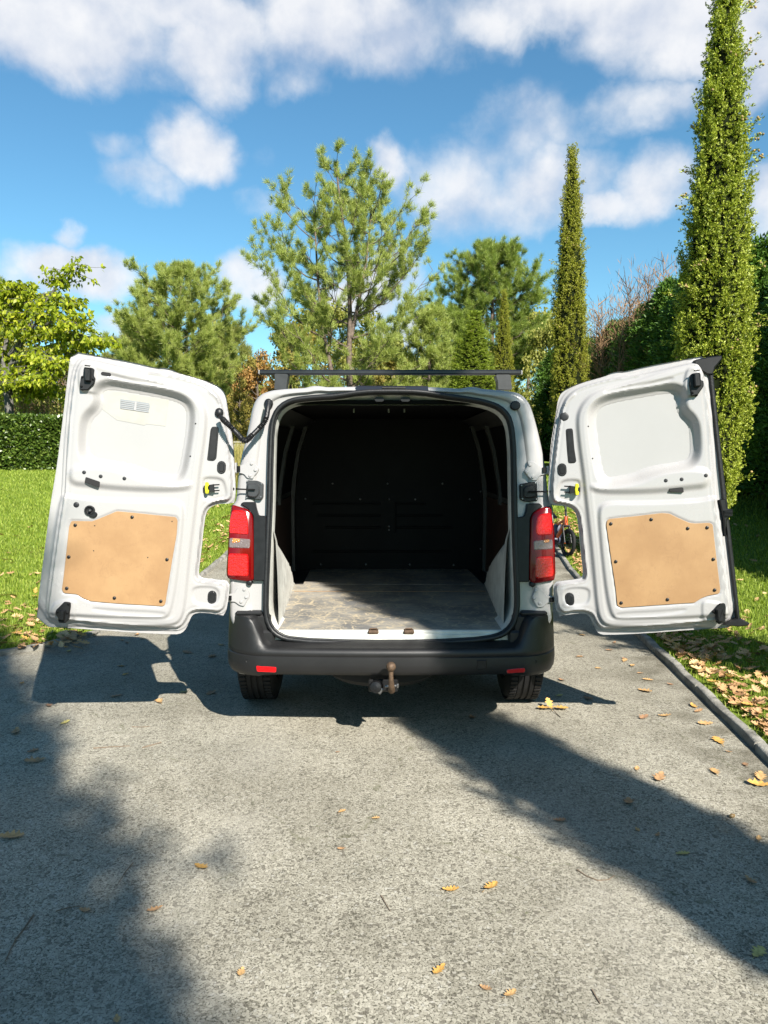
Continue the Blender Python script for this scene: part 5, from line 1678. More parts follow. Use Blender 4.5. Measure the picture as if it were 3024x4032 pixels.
# leaf litter on the lawns: the largest as single leaves, the rest as one drift
def lawn_leaves():
    n = 0
    def dist_r(x, y):
        return x - np.interp(y, KR[:, 1], KR[:, 0])
    G = 'oak leaves fallen on the lawns'
    tries = 0
    rn = np.random.default_rng(9)
    def drop(x, y, lab):
        o = bpy.data.objects.new('fallen_leaf', random.choice(LEAFM)[int(rn.choice((0, 0, 1, 1, 2, 3)))])
        COL.objects.link(o)
        o.location = (x, y, float(ter(x, y)) + LAWN_Z + rn.uniform(.012, .04))
        o.rotation_euler = (rn.uniform(-.5, .5), rn.uniform(-.5, .5), rn.uniform(0, 6.28))
        s = rn.uniform(.65, 1.05); o.scale = (s, s, s)
        set_props(o, lab, 'leaf', G)
    while n < 150 and tries < 9000:
        tries += 1
        y = rn.uniform(3.2, 8.5); d = abs(rn.exponential(.32)) + .11
        x = float(np.interp(y, KR[:, 1], KR[:, 0])) + d
        if x / y > .52:
            continue
        drop(x, y, 'one of many tan oak leaves drifted on the grass along the right kerb'); n += 1
    m = 0
    while m < 70:
        x = rn.uniform(-5.2, -2.5); y = np.interp(x, KL[:9, 0], KL[:9, 1]) + .12 + abs(rn.exponential(.7))
        if -x / y > .52:
            continue
        drop(x, y, 'one of many brown oak leaves lying on the grass along the left kerb'); m += 1
    # the rest
    V = []; F = []; k = 0
    protos = [oak_leaf(100 + i) for i in range(7)]
    def put(x, y, s):
        nonlocal k
        v, f = protos[rn.integers(7)]
        a = rn.uniform(0, 6.28); ca, sa = math.cos(a), math.sin(a)
        tx, ty = rn.uniform(-.5, .5), rn.uniform(-.5, .5)
        w = v * s
        q = np.column_stack([w[:, 0] * ca - w[:, 1] * sa, w[:, 0] * sa + w[:, 1] * ca, w[:, 2] + w[:, 0] * tx + w[:, 1] * ty])
        V.append(q + np.array([x, y, float(ter(x, y)) + LAWN_Z + rn.uniform(.01, .035)]))
        F.extend([tuple(i + k for i in g) for g in f]); k += len(v)
    for _ in range(1500):
        y = rn.uniform(2.6, 14); d = abs(rn.exponential(.38)) + .10
        x = float(np.interp(y, KR[:, 1], KR[:, 0])) + d
        if x / y < .55:
            put(x, y, rn.uniform(.6, 1.0))
    for _ in range(140):
        y = rn.uniform(4, 16); x = float(np.interp(y, KR[:, 1], KR[:, 0])) + rn.uniform(.5, 4)
        put(x, y, rn.uniform(.6, 1.0))
    for _ in range(520):
        x = rn.uniform(-6.5, -2.4); y = np.interp(x, KL[:9, 0], KL[:9, 1]) + .1 + abs(rn.exponential(.9))
        put(x, y, rn.uniform(.6, 1.0))
    for _ in range(150):
        x = rn.uniform(-7, -2.45); y = rn.uniform(6, 13)
        put(x, y, rn.uniform(.6, 1.1))
    for _ in range(260):
        x = -2.42 - abs(rn.exponential(.25)); y = rn.uniform(6.7, 15)
        put(x, y, rn.uniform(.6, 1.1))
    o = mk('leaf_litter', np.concatenate(V), F, 'litter')
    set_props(o, 'drift of tan oak leaves in the grass along both kerbs', 'leaves', kind='stuff')


lawn_leaves()

# ================================================================ TREES AND PLANTS
def unit(a):
    return a / (np.linalg.norm(a, axis=-1, keepdims=True) + 1e-12)


class Fol:
    """leaf-sized faces collected into one crown mesh"""
    def __init__(s, seed=0):
        s.V = []; s.rn = np.random.default_rng(seed)

    def rhomb(s, P, A, W):
        """P base, A length vector, W half-width (array): one four-cornered leaf each"""
        S = unit(np.cross(A, s.rn.normal(size=A.shape))) * np.asarray(W).reshape(-1, 1)
        s.V.append(np.stack([P, P + .45 * A + S, P + A, P + .45 * A - S], 1).reshape(-1, 3))

    def needle(s, P, A, W):
        S = unit(np.cross(A, s.rn.normal(size=A.shape))) * np.asarray(W).reshape(-1, 1)
        s.V.append(np.stack([P - S, P + S, P + A], 1).reshape(-1, 3))
        s.tri = True

    def mesh(s, name):
        V = np.concatenate(s.V)
        if getattr(s, 'tri', False):
            return mesh_np(name, V, tris=np.arange(len(V)).reshape(-1, 3))
        return mesh_np(name, V, quads=np.arange(len(V)).reshape(-1, 4))


def branch_pts(p0, d, L, rise, rn, n=5, wob=.06):
    t = np.linspace(0, 1, n)
    P = p0 + np.outer(t, d) * L + np.outer(t ** 2, (0, 0, rise * L))
    P[1:] += rn.normal(size=(n - 1, 3)) * wob * L * t[1:, None]
    return P


def along(P, t):
    s = np.linspace(0, 1, len(P))
    return np.column_stack([np.interp(t, s, P[:, i]) for i in range(3)])


def pine_meshes(seed, H, spread, c0, nbr, shape, trunks, tuft, dens, needle=.26, rise=(.25, .8), nw=.0068, top_leader=True):
    rn = np.random.default_rng(seed)
    wood = B(); fo = Fol(seed)
    cs = []; ax = []
    for (pts, r0) in trunks:
        T = chaikin(np.array(pts, float), 2, False)
        wood.tube(T, np.linspace(r0, r0 * .12, len(T)), 8)
        share = max(6, int(nbr / len(trunks)))
        for i in range(share):
            t = c0 + (1 - c0) * (i + rn.random()) / share
            p0 = along(T, np.array([t]))[0]
            zf = p0[2] / H
            L = spread * shape(zf) * rn.uniform(.75, 1.12) / (1.0 if len(trunks) == 1 else 1.15)
            if L < .15:
                L = .15
            az = i * 2.4 + rn.uniform(-.5, .5)
            rs = rise[0] + (rise[1] - rise[0]) * zf
            d = np.array([math.cos(az), math.sin(az), .12])
            P = branch_pts(p0, d, L, rs * .8, rn, 6, .05)
            wood.tube(P, np.linspace(.010 + .011 * L, .007, 6), 5, cap=False)
            for k in range(int(3 + L * 2.2 * dens)):
                s_ = rn.uniform(.28, 1.0)
                q0 = along(P, np.array([s_]))[0]
                dd = unit(d + rn.normal(size=3) * np.array([.7, .7, .3]) + np.array([0, 0, .35]))
                l2 = L * rn.uniform(.16, .36) + .15
                P2 = branch_pts(q0, dd, l2, .35, rn, 4, .06)
                wood.tube(P2, np.linspace(.011, .005, 4), 4, cap=False)
                ts = np.concatenate([1.0 - .65 * rn.random(int(2 + l2 * tuft * 3.2)) ** 1.5, [1.0]])
                C = along(P2, ts)
                C += rn.normal(size=C.shape) * .05
                cs.append(C)
                ax.append(unit(np.tile(dd * .6 + np.array([0, 0, .8]), (len(C), 1)) + rn.normal(size=C.shape) * .25))
        if top_leader:
            C = along(T, rn.uniform(.9, 1.0, 14)); cs.append(C); ax.append(np.tile((0, 0, 1.0), (14, 1)))
    C = np.concatenate(cs); A = np.concatenate(ax)
    k = 34
    P = np.repeat(C, k, 0) + rn.normal(size=(len(C) * k, 3)) * .035
    D = unit(np.repeat(A, k, 0) * .85 + rn.normal(size=P.shape) * .5)
    Ln = needle * .85 * rn.uniform(.65, 1.15, len(P))
    fo.needle(P + D * .02, D * Ln[:, None], np.full(len(P), nw * 1.15))
    return wood, fo, len(C)


def tree(name, loc, wood, crown_mesh, bark, leaf, label, cat, group=None, rotz=0.0, scale=1.0, wood_mesh=None):
    root = thing(name, loc, label, cat, group)
    root.rotation_euler = (0, 0, rotz)
    root.scale = (scale,) * 3 if not isinstance(scale, tuple) else scale
    if wood is not None:
        wood_mesh = mesh_np('trunk', np.concatenate(wood.V), wood.F, smooth=True)
        wood_mesh.materials.append(MATS[bark])
    t = bpy.data.objects.new('trunk', wood_mesh); COL.objects.link(t); t.parent = root
    c = bpy.data.objects.new('crown', crown_mesh); COL.objects.link(c); c.parent = root
    if not crown_mesh.materials:
        crown_mesh.materials.append(MATS[leaf])
    c.material_slots[0].link = 'OBJECT'
    c.material_slots[0].material = MATS[leaf]
    return root, wood_mesh


def gpos(px, d):
    """ground position under photo column px (1659 scale) at depth d"""
    x = (px - 829.5) / 1661 * d
    return (x, d, float(ter(x, d)))


def hgt(top, d):
    return EYE + (975 - top) / 1661 * d - float(ter(0, d))


bell = lambda a, b, p=1.0: (lambda z: max(0.0, math.sin(math.pi * min(1, max(0, (z - a) / (b - a)) ** p))))

# tall open pine in the middle, two leaning stems
d_ = 28.0
H_ = hgt(308, d_)
wood, fo, n_ = pine_meshes(11, H_, 3.9, .22, 74, lambda z: max(.12, (1.0 - .85 * max(0, z - .42) / .58) * (1 if z > .25 else .8)),
                           [([(0, 0, 0), (-.15, 0, 2), (-.5, .1, 3.6), (-1.05, .2, 6), (-1.25, .1, H_ * .82)], .17), ([(0.25, 0, 0), (.35, 0, 2), (.25, 0, 4), (.35, 0, 6.3), (.15, .2, 8.5), (-.3, 0, H_ * .99)], .20),
                            ([(.35, 0, 5.0), (.75, .3, 6.6), (1.15, .4, 8.6), (1.3, .3, H_ * .88)], .11)], 1.9, 1.35, .30, (.45, 1.15))
tree('pine_tree', gpos(742, d_), wood, fo.mesh('crown'), 'bark_pine', 'pine_needle_light', 'tall open pine with forked stems rising behind the middle of the van roof', 'tree', 'pines behind the drive', 0.0, (.80, .80, .915))
# dense round pine on the left
d_ = 35.0
H_ = hgt(540, d_)
wood, fo, n_ = pine_meshes(21, H_, 3.0, .12, 92, lambda z: max(.1, math.sin(math.pi * min(1, (z * .96 + .06) ** 1.0)) ** .62), [([(0, 0, 0), (.1, 0, 3), (.25, 0, 6), (.6, 0, H_)], .2)], 2.4, 2.0, .34)
tree('pine_tree', gpos(378, d_), wood, fo.mesh('crown'), 'bark_pine', 'pine_needle_light', 'dense rounded pine behind the left door', 'tree', 'pines behind the drive', 0.0, (.84, .84, .88))
# pine right of the middle
d_ = 38.0
H_ = hgt(508, d_)
wood, fo, n_ = pine_meshes(31, H_, 2.75, .30, 84, lambda z: max(.1, math.sin(math.pi * min(1, max(0, (z - .2) / .82) ** .85)) ** .6), [([(0, 0, 0), (.1, 0, 4), (0, 0, 8), (.15, 0, H_)], .22)], 2.4, 1.8, .36)
tree('pine_tree', gpos(1058, d_), wood, fo.mesh('crown'), 'bark_pine', 'pine_needle', 'round topped pine to the right of the tall open one', 'tree', 'pines behind the drive', 0.0, (.86, .86, .89))
# young pine, light green, and one at the far left edge
d_ = 30.0
H_ = hgt(690, d_)
wood, fo, n_ = pine_meshes(41, H_, 1.6, .04, 64, lambda z: max(.08, (1 - z) ** .7 + .12), [([(0, 0, 0), (0, 0, 3), (.05, 0, H_)], .1)], 2.6, 2.4, .26)
pm = fo.mesh('crown')
_, wm_y = tree('young_pine', gpos(925, d_), wood, pm, 'bark_pine', 'pine_needle_light', 'young light green pine low beside the roof bar', 'tree', 'young pines')
tree('young_pine', gpos(985, 36), None, pm, None, 'pine_needle', 'young pine behind the slim cypresses right of the roof bar', 'tree', 'young pines', 1.4, 1.15, wm_y)
tree('young_pine', gpos(-12, 40), None, pm, None, 'pine_needle', 'dark pine top at the far left edge above the broadleaf tree', 'tree', 'young pines', 2.4, (1.5, 1.5, 1.55), wm_y)
tree('young_pine', gpos(300, 42), None, pm, None, 'pine_needle_dull', 'low dull green pine left of the dense rounded pine', 'tree', 'young pines', .4, 1.25, wm_y)
tree('young_pine', gpos(505, 46), None, pm, None, 'pine_needle_dull', 'dull green pine between the rounded pine and the orange oak', 'tree', 'young pines', 3.4, 1.3, wm_y)


# broadleaf woodland behind
def broadleaf(seed, H, spread, n_leaf, leaf=.17, lo=.12):
    rn = np.random.default_rng(seed)
    w = B(); fo = Fol(seed)
    T = chaikin(np.array([(0, 0, 0), (.1, 0, H * .3), (-.1, .1, H * .6), (.05, 0, H * .95)]), 1, False)
    w.tube(T, np.linspace(.16, .03, len(T)), 7)
    lobes = []
    for i in range(34):
        t = lo + (.98 - lo) * rn.random()
        p0 = along(T, np.array([t * .9]))[0]
        az = i * 2.4 + rn.uniform(-.4, .4)
        L = spread * math.sin(math.pi * min(1, (t * .86 + .13))) ** .7 * rn.uniform(.6, 1.1)
        P = branch_pts(p0, np.array([math.cos(az), math.sin(az), .35]), L, .25, rn, 5, .07)
        w.tube(P, np.linspace(.045, .012, 5), 5, cap=False)
        for k in range(4):
            lobes.append((along(P, np.array([rn.uniform(.45, 1.05)]))[0] + rn.normal(size=3) * .15, rn.uniform(.28, .55) * spread / 2.2))
    m = n_leaf // len(lobes)
    for c, r in lobes:
        u = unit(rn.normal(size=(m, 3))) * (rn.random((m, 1)) ** .45) * r * np.array([1.1, 1.1, .75])
        D = unit(rn.normal(size=(m, 3)) + np.array([0, 0, -.3]))
        fo.rhomb(c + u, D * (leaf * rn.uniform(.7, 1.2, m))[:, None], np.full(m, leaf * .36))
    return w, fo.mesh('crown')


wA, cA = broadleaf(51, 7.0, 2.6, 9000)
wB, cB = broadleaf(52, 7.0, 2.3, 8000)
wmA = mesh_np('trunk', np.concatenate(wA.V), wA.F, smooth=True); wmA.materials.append(MATS['bark'])
wmB = mesh_np('trunk', np.concatenate(wB.V), wB.F, smooth=True); wmB.materials.append(MATS['bark'])
for (px, top, d, wd_, leaf, lab, rz) in (
        (560, 738, 38, 1.0, 'oak_orange', 'orange brown autumn oak left of the tall open pine', 0),
        (633, 690, 43, 1.05, 'oak_yellow', 'yellowish oak behind the left stem of the tall open pine', 1.1),
        (715, 648, 46, 1.1, 'oak_green', 'olive oak straight behind the tall open pine', 2.3),
        (800, 650, 42, 1.0, 'oak_green', 'olive oak behind the right stem of the tall open pine', 3.9),
        (845, 745, 34, .85, 'oak_yellow', 'low yellowing shrub tree above the right half of the van roof', 5.0),
        (455, 745, 40, 1.0, 'oak_green', 'olive tree low behind the dense rounded pine', .7),
        (340, 760, 44, 1.0, 'oak_green', 'olive tree behind the upper edge of the left door', 2.9),
        (1135, 655, 44, .95, 'oak_green', 'olive tree behind the right end of the roof bar', 4.4),
        (1185, 690, 36, .7, 'oak_green', 'olive shrub tree beside the middle cypress', 1.9),
        (150, 700, 38, 1.1, 'oak_green', 'olive tree behind the yellow green broadleaf tree', .2),
        (20, 660, 40, 1.2, 'oak_green', 'tall olive tree at the far left behind the hedge', 3.2),
        (520, 800, 33, .7, 'oak_yellow', 'yellow shrub between left door and van roof', 5.6),
        (600, 790, 30, .6, 'oak_orange', 'small orange shrub left of the roof bar foot', 2.2),
        (690, 770, 31, .75, 'pine_needle_dull', 'dull green shrub under the tall open pine', .9),
        (790, 770, 32, .75, 'pine_needle_dull', 'dull green shrub right under the tall open pine', 3.0),
        (960, 740, 42, .9, 'pine_needle', 'green tree behind the young pine', 1.5)):
    H_ = hgt(top, d)
    alt = int(px) % 2
    s = H_ / 7.2
    tree('broadleaf_tree', gpos(px, d), None, cA if alt else cB, None, leaf, lab, 'tree', 'woodland behind the drive', rz, (s * wd_ * .85, s * wd_ * .85, s), wmA if alt else wmB)


# far wood: a dark mass closing the view behind the single trees
def far_wood():
    rn = np.random.default_rng(77)
    fo = Fol(77)
    n = 80000
    x = rn.uniform(-85, 45, n); y = rn.uniform(56, 64, n)
    top = 6.0 + 2.0 * np.sin(x * .35) + 1.3 * np.sin(x * .9 + 1) + .7 * np.sin(x * 2.3)
    z = ter(x, y) + rn.random(n) ** .8 * top
    D = unit(rn.normal(size=(n, 3)))
    fo.rhomb(np.column_stack([x, y, z]), D * rn.uniform(.35, .7, (n, 1)), np.full(n, .16))
    o = link('far_wood', fo.mesh('far_wood'), 'oak_green')
    set_props(o, 'distant olive green wood closing the view behind the trees', 'wood', kind='stuff')


far_wood()


# ---- cypresses
PROF = np.array([(0.0, .04), (.5, .10), (.85, .20), (1.4, .31), (2.3, .385), (3.6, .40), (4.7, .335), (5.4, .27), (6.0, .22), (6.6, .17), (7.2, .12), (7.7, .07), (8.0, .015)])


def cypress_meshes(seed, n, sprigs, fat=1.0):
    rn = np.random.default_rng(seed)
    fo = Fol(seed)
    rr = lambda z: np.interp(z, PROF[:, 0], PROF[:, 1]) * fat
    nc = n // 9
    z = rn.uniform(.55, 7.95, nc * 3)
    keep = rn.random(nc * 3) < (rr(z) + .05) / (.45 * fat)
    z = z[keep][:nc]; m = len(z)
    a = rn.uniform(0, 2 * math.pi, m)
    lump = 1 + .10 * np.sin(3 * a + z * 2.1 + seed) + .09 * np.sin(5 * a - z * 4.3) + .06 * np.sin(11 * a + 7 * z)
    R_ = rr(z) * lump * (1 - .30 * rn.random(m) ** 1.5) + rn.normal(size=m) * .024
    rad = np.column_stack([np.cos(a), np.sin(a), 0 * a])
    C = rad * R_[:, None] + np.column_stack([0 * z, 0 * z, z])
    d0 = unit(np.array([0, 0, 1.0]) + rad * rn.uniform(.15, .8, (m, 1)) + rn.normal(size=(m, 3)) * .22)
    # a plume: sprays set along a short upright twig
    j = 9
    t = rn.uniform(0, 1, (m * j, 1))
    C2 = np.repeat(C, j, 0) + np.repeat(d0, j, 0) * (t - .35) * .19 + rn.normal(size=(m * j, 3)) * .014
    d2 = unit(np.repeat(d0, j, 0) + rn.normal(size=(m * j, 3)) * .5)
    k = 6
    P = np.repeat(C2, k, 0) + rn.normal(size=(m * j * k, 3)) * .006
    D = unit(np.repeat(d2, k, 0) + rn.normal(size=(m * j * k, 3)) * .55)
    fo.rhomb(P, D * rn.uniform(.020, .044, (m * j * k, 1)), rn.uniform(.0045, .0080, m * j * k))
    cones = B()
    for i in range(sprigs):
        zz = rn.uniform(2.6, 7.7) if rn.random() < .85 else rn.uniform(1, 3)
        aa = rn.uniform(0, 6.28); r0 = float(rr(zz)) * .8
        dr = np.array([math.cos(aa), math.sin(aa), rn.uniform(.1, .7)]); dr /= np.linalg.norm(dr)
        L = rn.uniform(.06, .22) + .06
        s0 = np.array([math.cos(aa) * r0, math.sin(aa) * r0, zz])
        q = 90
        t = rn.uniform(0, 1, q)
        P = s0 + np.outer(t * (L + float(rr(zz)) * .25), dr) + rn.normal(size=(q, 3)) * .02
        D = unit(dr + rn.normal(size=(q, 3)) * .5)
        fo.rhomb(P, D * rn.uniform(.025, .05, (q, 1)), np.full(q, .007))
        tip = s0 + dr * (L + float(rr(zz)) * .25)
        for j in range(rn.integers(1, 5)):
            c = tip + rn.normal(size=3) * .028 - dr * rn.uniform(0, .05)
            cones.lathe([(.004, -.016), (.012, -.011), (.0165, 0), (.012, .011), (.004, .016)], c, rn.normal(size=3), 7)
    core = B()  # solid dark tube added inside the crown to block light and blacken gaps
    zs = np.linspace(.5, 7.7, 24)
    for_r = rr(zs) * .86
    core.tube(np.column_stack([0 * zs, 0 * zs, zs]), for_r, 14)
    tr = B(); tr.tube([(0, 0, -.1), (.01, 0, .4), (0, 0, 1.2), (0, 0, 7.5)], [.085, .07, .06, .015], 8)
    return fo.mesh('crown'), cones, core, tr


def cypress(loc, parts, leaf, label, scale, rotz=0.0):
    cr, cn, co, tr = parts
    root = thing('cypress_tree', loc, label, 'tree', 'cypresses in a row along the drive')
    root.rotation_euler = (0, 0, rotz); root.scale = scale
    for nm, me, mt in (('trunk', tr, 'bark'), ('crown', cr, leaf), ('shade_core', co, 'shade_green'), ('cones', cn, 'cone_brown')):
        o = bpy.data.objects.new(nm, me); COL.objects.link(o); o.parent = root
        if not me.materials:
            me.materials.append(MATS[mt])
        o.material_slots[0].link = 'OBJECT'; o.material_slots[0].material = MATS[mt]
        if nm == 'cones':
            o['kind'] = 'stuff'


pbr('shade_green', (0.016, 0.022, 0.007), 0.95, spec=0.05, var=.4, vscale=20)  # near-black green: shade deep inside crowns and hedges put into the colour


def cyp_proto(seed, n, sprigs, fat=1.0):
    cr, cones, core, tr = cypress_meshes(seed, n, sprigs, fat)
    f = lambda b, nm: mesh_np(nm, np.concatenate(b.V), b.F, smooth=True)
    return cr, f(cones, 'cones'), f(core, 'shade_core'), f(tr, 'trunk')


CY1 = cyp_proto(61, 38000, 70)
CY2 = cyp_proto(62, 30000, 14)
d_ = 9.5
cypress(gpos(1534, d_), CY1, 'cypress_leaf', 'tallest slim cypress with brown cones behind the right door', (.93, .93, .93))
cypress(gpos(1224, 18.0), CY2, 'cypress_leaf_olive', 'slim olive cypress between the van roof and the right door', (.93, .93, (hgt(338, 18.0)) / 8.0), 1.0)
cypress(gpos(1084, 27.0), CY2, 'cypress_leaf_olive', 'small slim olive cypress above the right end of the roof bar', (.85, .85, hgt(634, 27.0) / 8.0), 2.0)
cypress(gpos(1022, 25.0), CY2, 'conifer_light', 'small bushy light green cypress above the roof bar', (1.75, 1.75, hgt(678, 25.0) / 8.0), 4.0)
cypress(gpos(990, 27.5), CY2, 'conifer_light', 'smallest cypress at the left of the group above the roof bar', (1.1, 1.1, hgt(735, 27.5) / 8.0), 5.0)
# the row goes on beside and behind the camera; these throw the shadow bands over the drive
cypress((4.10, 3.15, 0), CY1, 'cypress_leaf', 'cypress of the row just outside the right picture edge', (1.06, 1.06, 1.05), 1.3)
cypress((4.15, -2.75, 0), CY2, 'cypress_leaf', 'cypress of the row behind the camera that shades the right half of the van', (.90, .90, 1.22), 2.2)
cypress((4.30, -8.56, 0), CY2, 'cypress_leaf', 'tall cypress of the row far behind the camera that shades the left of the drive', (1.9, 1.9, 1.69), 3.2)


# ---- tall dark conifer hedge on the right, tree by tree
def leyland(seed, n):
    rn = np.random.default_rng(seed)
    fo = Fol(seed)
    m = n
    z = rn.uniform(.05, 1, m) ** .85 * 6.0
    a = rn.uniform(0, 2 * math.pi, m)
    r = 1.35 * np.clip((1 - (z / 6.2) ** 2.2), .03, 1) ** .7 * (1 + .16 * np.sin(4 * a + 2.3 * z + seed) + .12 * np.sin(7 * a - 3.7 * z)) * (1 - .45 * rn.random(m) ** 2)
    rad = np.column_stack([np.cos(a), np.sin(a), 0 * a])
    C = rad * r[:, None] + np.column_stack([0 * z, 0 * z, z])
    d0 = unit(rad * 1.0 + np.array([0, 0, .55]) + rn.normal(size=(m, 3)) * .3)
    k = 9
    t = rn.uniform(0, 1, (m * k, 1))
    P = np.repeat(C, k, 0) + np.repeat(d0, k, 0) * t * .22 + rn.normal(size=(m * k, 3)) * .03
    D = unit(np.repeat(d0, k, 0) + rn.normal(size=(m * k, 3)) * .5)
    fo.rhomb(P, D * rn.uniform(.07, .16, (m * k, 1)), rn.uniform(.012, .024, m * k))
    w = B(); w.tube([(0, 0, -.1), (0, 0, 2), (0, 0, 5.6)], [.12, .09, .02], 7)
    core = B(); zs = np.linspace(.2, 5.6, 12)  # added dark core that stops light inside the crown
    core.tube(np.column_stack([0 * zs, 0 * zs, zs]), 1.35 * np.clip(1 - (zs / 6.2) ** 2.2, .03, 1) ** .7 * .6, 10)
    return fo.mesh('crown'), mesh_np('trunk', np.concatenate(w.V), w.F, smooth=True), mesh_np('shade_core', np.concatenate(core.V), core.F, smooth=True)


LE = [leyland(71, 5200), leyland(72, 5200)]
for c_, w_, k_ in LE:
    w_.materials.append(MATS['bark']); k_.materials.append(MATS['shade_green'])
ley = [(8.0, 7.2, .95), (7.9, 9.4, .98), (7.8, 11.6, .93), (7.7, 13.7, .97), (7.7, 15.8, 1.0), (7.6, 18.0, 1.02), (7.6, 20.2, .96), (7.7, 22.4, .92), (7.5, 24.6, .9), (7.2, 27.0, .86), (6.6, 29.2, .84), (7.9, 5.0, .95), (10.5, 17.0, 1.15), (10.4, 22.0, 1.1)]
words = ['nearest in view', 'second', 'third', 'fourth', 'fifth', 'sixth', 'seventh', 'eighth', 'ninth', 'tenth', 'farthest', 'first, off the frame', 'back row near', 'back row far']
for i, (x, y, s) in enumerate(ley):
    cr, wm, km = LE[i % 2]
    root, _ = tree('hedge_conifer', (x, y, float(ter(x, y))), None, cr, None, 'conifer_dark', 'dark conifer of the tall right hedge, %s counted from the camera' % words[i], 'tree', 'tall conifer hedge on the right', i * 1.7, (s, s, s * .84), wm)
    o = bpy.data.objects.new('shade_core', km); COL.objects.link(o); o.parent = root


def dead_sapling(loc, H, seed, label):
    rn = np.random.default_rng(seed)
    root = thing('dead_sapling', loc, label, 'tree', 'dead brown saplings over the hedge')
    b = B()
    for i in range(7):
        az = rn.uniform(0, 6.28); ln = rn.uniform(.02, .2)
        P = branch_pts(np.array([rn.normal() * .25, rn.normal() * .25, 0]), np.array([math.cos(az) * ln, math.sin(az) * ln, 1]), H * rn.uniform(.7, 1), 0, rn, 6, .015)
        b.tube(P, np.linspace(.022, .005, 6), 4, cap=False)
        for k in range(60):
            q = along(P, np.array([rn.uniform(.3, 1)]))[0]
            d = unit(np.array([rn.normal(), rn.normal(), 1.1]))
            b.tube([q, q + d * rn.uniform(.15, .6)], [.010, .005], 3, cap=False)
    b.obj('trunk', 'dead_twig', root, local=True)
    fo = Fol(seed); m = 900
    P = np.column_stack([rn.normal(size=m) * .38, rn.normal(size=m) * .38, H * rn.uniform(.35, .97, m)])
    D = unit(np.column_stack([rn.normal(size=m) * .35, rn.normal(size=m) * .35, np.ones(m)]))
    fo.rhomb(P, D * rn.uniform(.12, .4, (m, 1)), np.full(m, .007))
    link('dry_twigs', fo.mesh('dry_twigs'), 'dead_twig', root, True)['kind'] = 'stuff'


for i, (px, d, H, lab) in enumerate(((1290, 24.5, 5.0, 'leftmost bare brown sapling above the dark hedge'), (1330, 23.5, 5.2, 'second bare brown sapling above the dark hedge'), (1368, 22.0, 5.4, 'third bare brown sapling above the dark hedge'), (1405, 21.0, 5.7, 'rightmost bare brown sapling above the dark hedge'))):
    g = gpos(px, d); dead_sapling(g, H, 300 + i, lab)


# ---- yellow green broadleaf tree on the left
def lime_tree():
    rn = np.random.default_rng(81)
    d = 22.5
    base = gpos(22, d)
    root = thing('broadleaf_tree', base, 'yellow green broadleaf tree with drooping leaves behind the clipped hedge', 'tree')
    w = B(); fo = Fol(81)
    pt = lambda px, py, dy=0.0: np.array([(px - 829.5) / 1661 * (d + dy) - base[0], dy, EYE + (975 - py) / 1661 * (d + dy) - base[2]])
    T = np.array([(0, 0, 0), pt(28, 880), pt(20, 820), pt(8, 790)])
    w.tube(chaikin(T, 2, False), np.linspace(.15, .10, len(chaikin(T, 2, False))), 8)
    limbs = [[(20, 820), (60, 730), (110, 660), (150, 610), (172, 592)], [(40, 770), (90, 700), (130, 668), (165, 655)], [(40, 760), (80, 700), (60, 640), (45, 620)],
             [(60, 740), (120, 700), (160, 690), (178, 705)], [(50, 780), (110, 750), (180, 738), (240, 742)], [(20, 800), (0, 720), (10, 660), (20, 630)], [(10, 790), (-40, 730), (-60, 670)],
             [(20, 830), (70, 800), (110, 795), (130, 820)], [(60, 800), (90, 760), (130, 752), (165, 770)], [(10, 780), (30, 720), (90, 690), (110, 640)], [(0, 760), (-50, 700), (-30, 640)], [(30, 830), (80, 850), (130, 845)],
             [(30, 770), (70, 720), (120, 720), (150, 735)], [(20, 760), (50, 690), (30, 655), (60, 640)], [(80, 745), (140, 720), (190, 728), (215, 740)], [(20, 845), (60, 820), (95, 825)], [(15, 830), (-10, 810), (-30, 815)], [(25, 800), (45, 780), (20, 770), (5, 790)], [(30, 790), (100, 770), (150, 790)]]
    for li, L in enumerate(limbs):
        dy = rn.uniform(-1.3, 1.3)
        P = np.array([pt(x, y, dy * k / (len(L) - 1)) for k, (x, y) in enumerate(L)])
        P = chaikin(P, 2, False)
        w.tube(P, np.linspace(.055, .012, len(P)), 6, cap=False)
        nt = 34
        for k in range(nt):
            t = rn.uniform(.3, 1.0)
            q = along(P, np.array([t]))[0]
            dd = unit(np.array([rn.normal() * .9, rn.normal() * .9, rn.normal() * .22 + .05]))
            P2 = branch_pts(q, dd, rn.uniform(.35, .85), -.12, rn, 4, .05)
            w.tube(P2, np.linspace(.010, .004, 4), 4, cap=False)
            m = 20
            C = along(P2, rn.uniform(.15, 1.05, m)) + rn.normal(size=(m, 3)) * .04
            D = unit(np.array([0, 0, -.9]) + rn.normal(size=(m, 3)) * .55 + dd * .3)
            ln = rn.uniform(.11, .19, m)
            fo.rhomb(C, D * ln[:, None], ln * .27)
    o = w.obj('trunk', 'bark_grey', root, smooth=True, local=True)
    link('crown', fo.mesh('crown'), 'lime_leaf', root, True)
    return root


lime_tree()


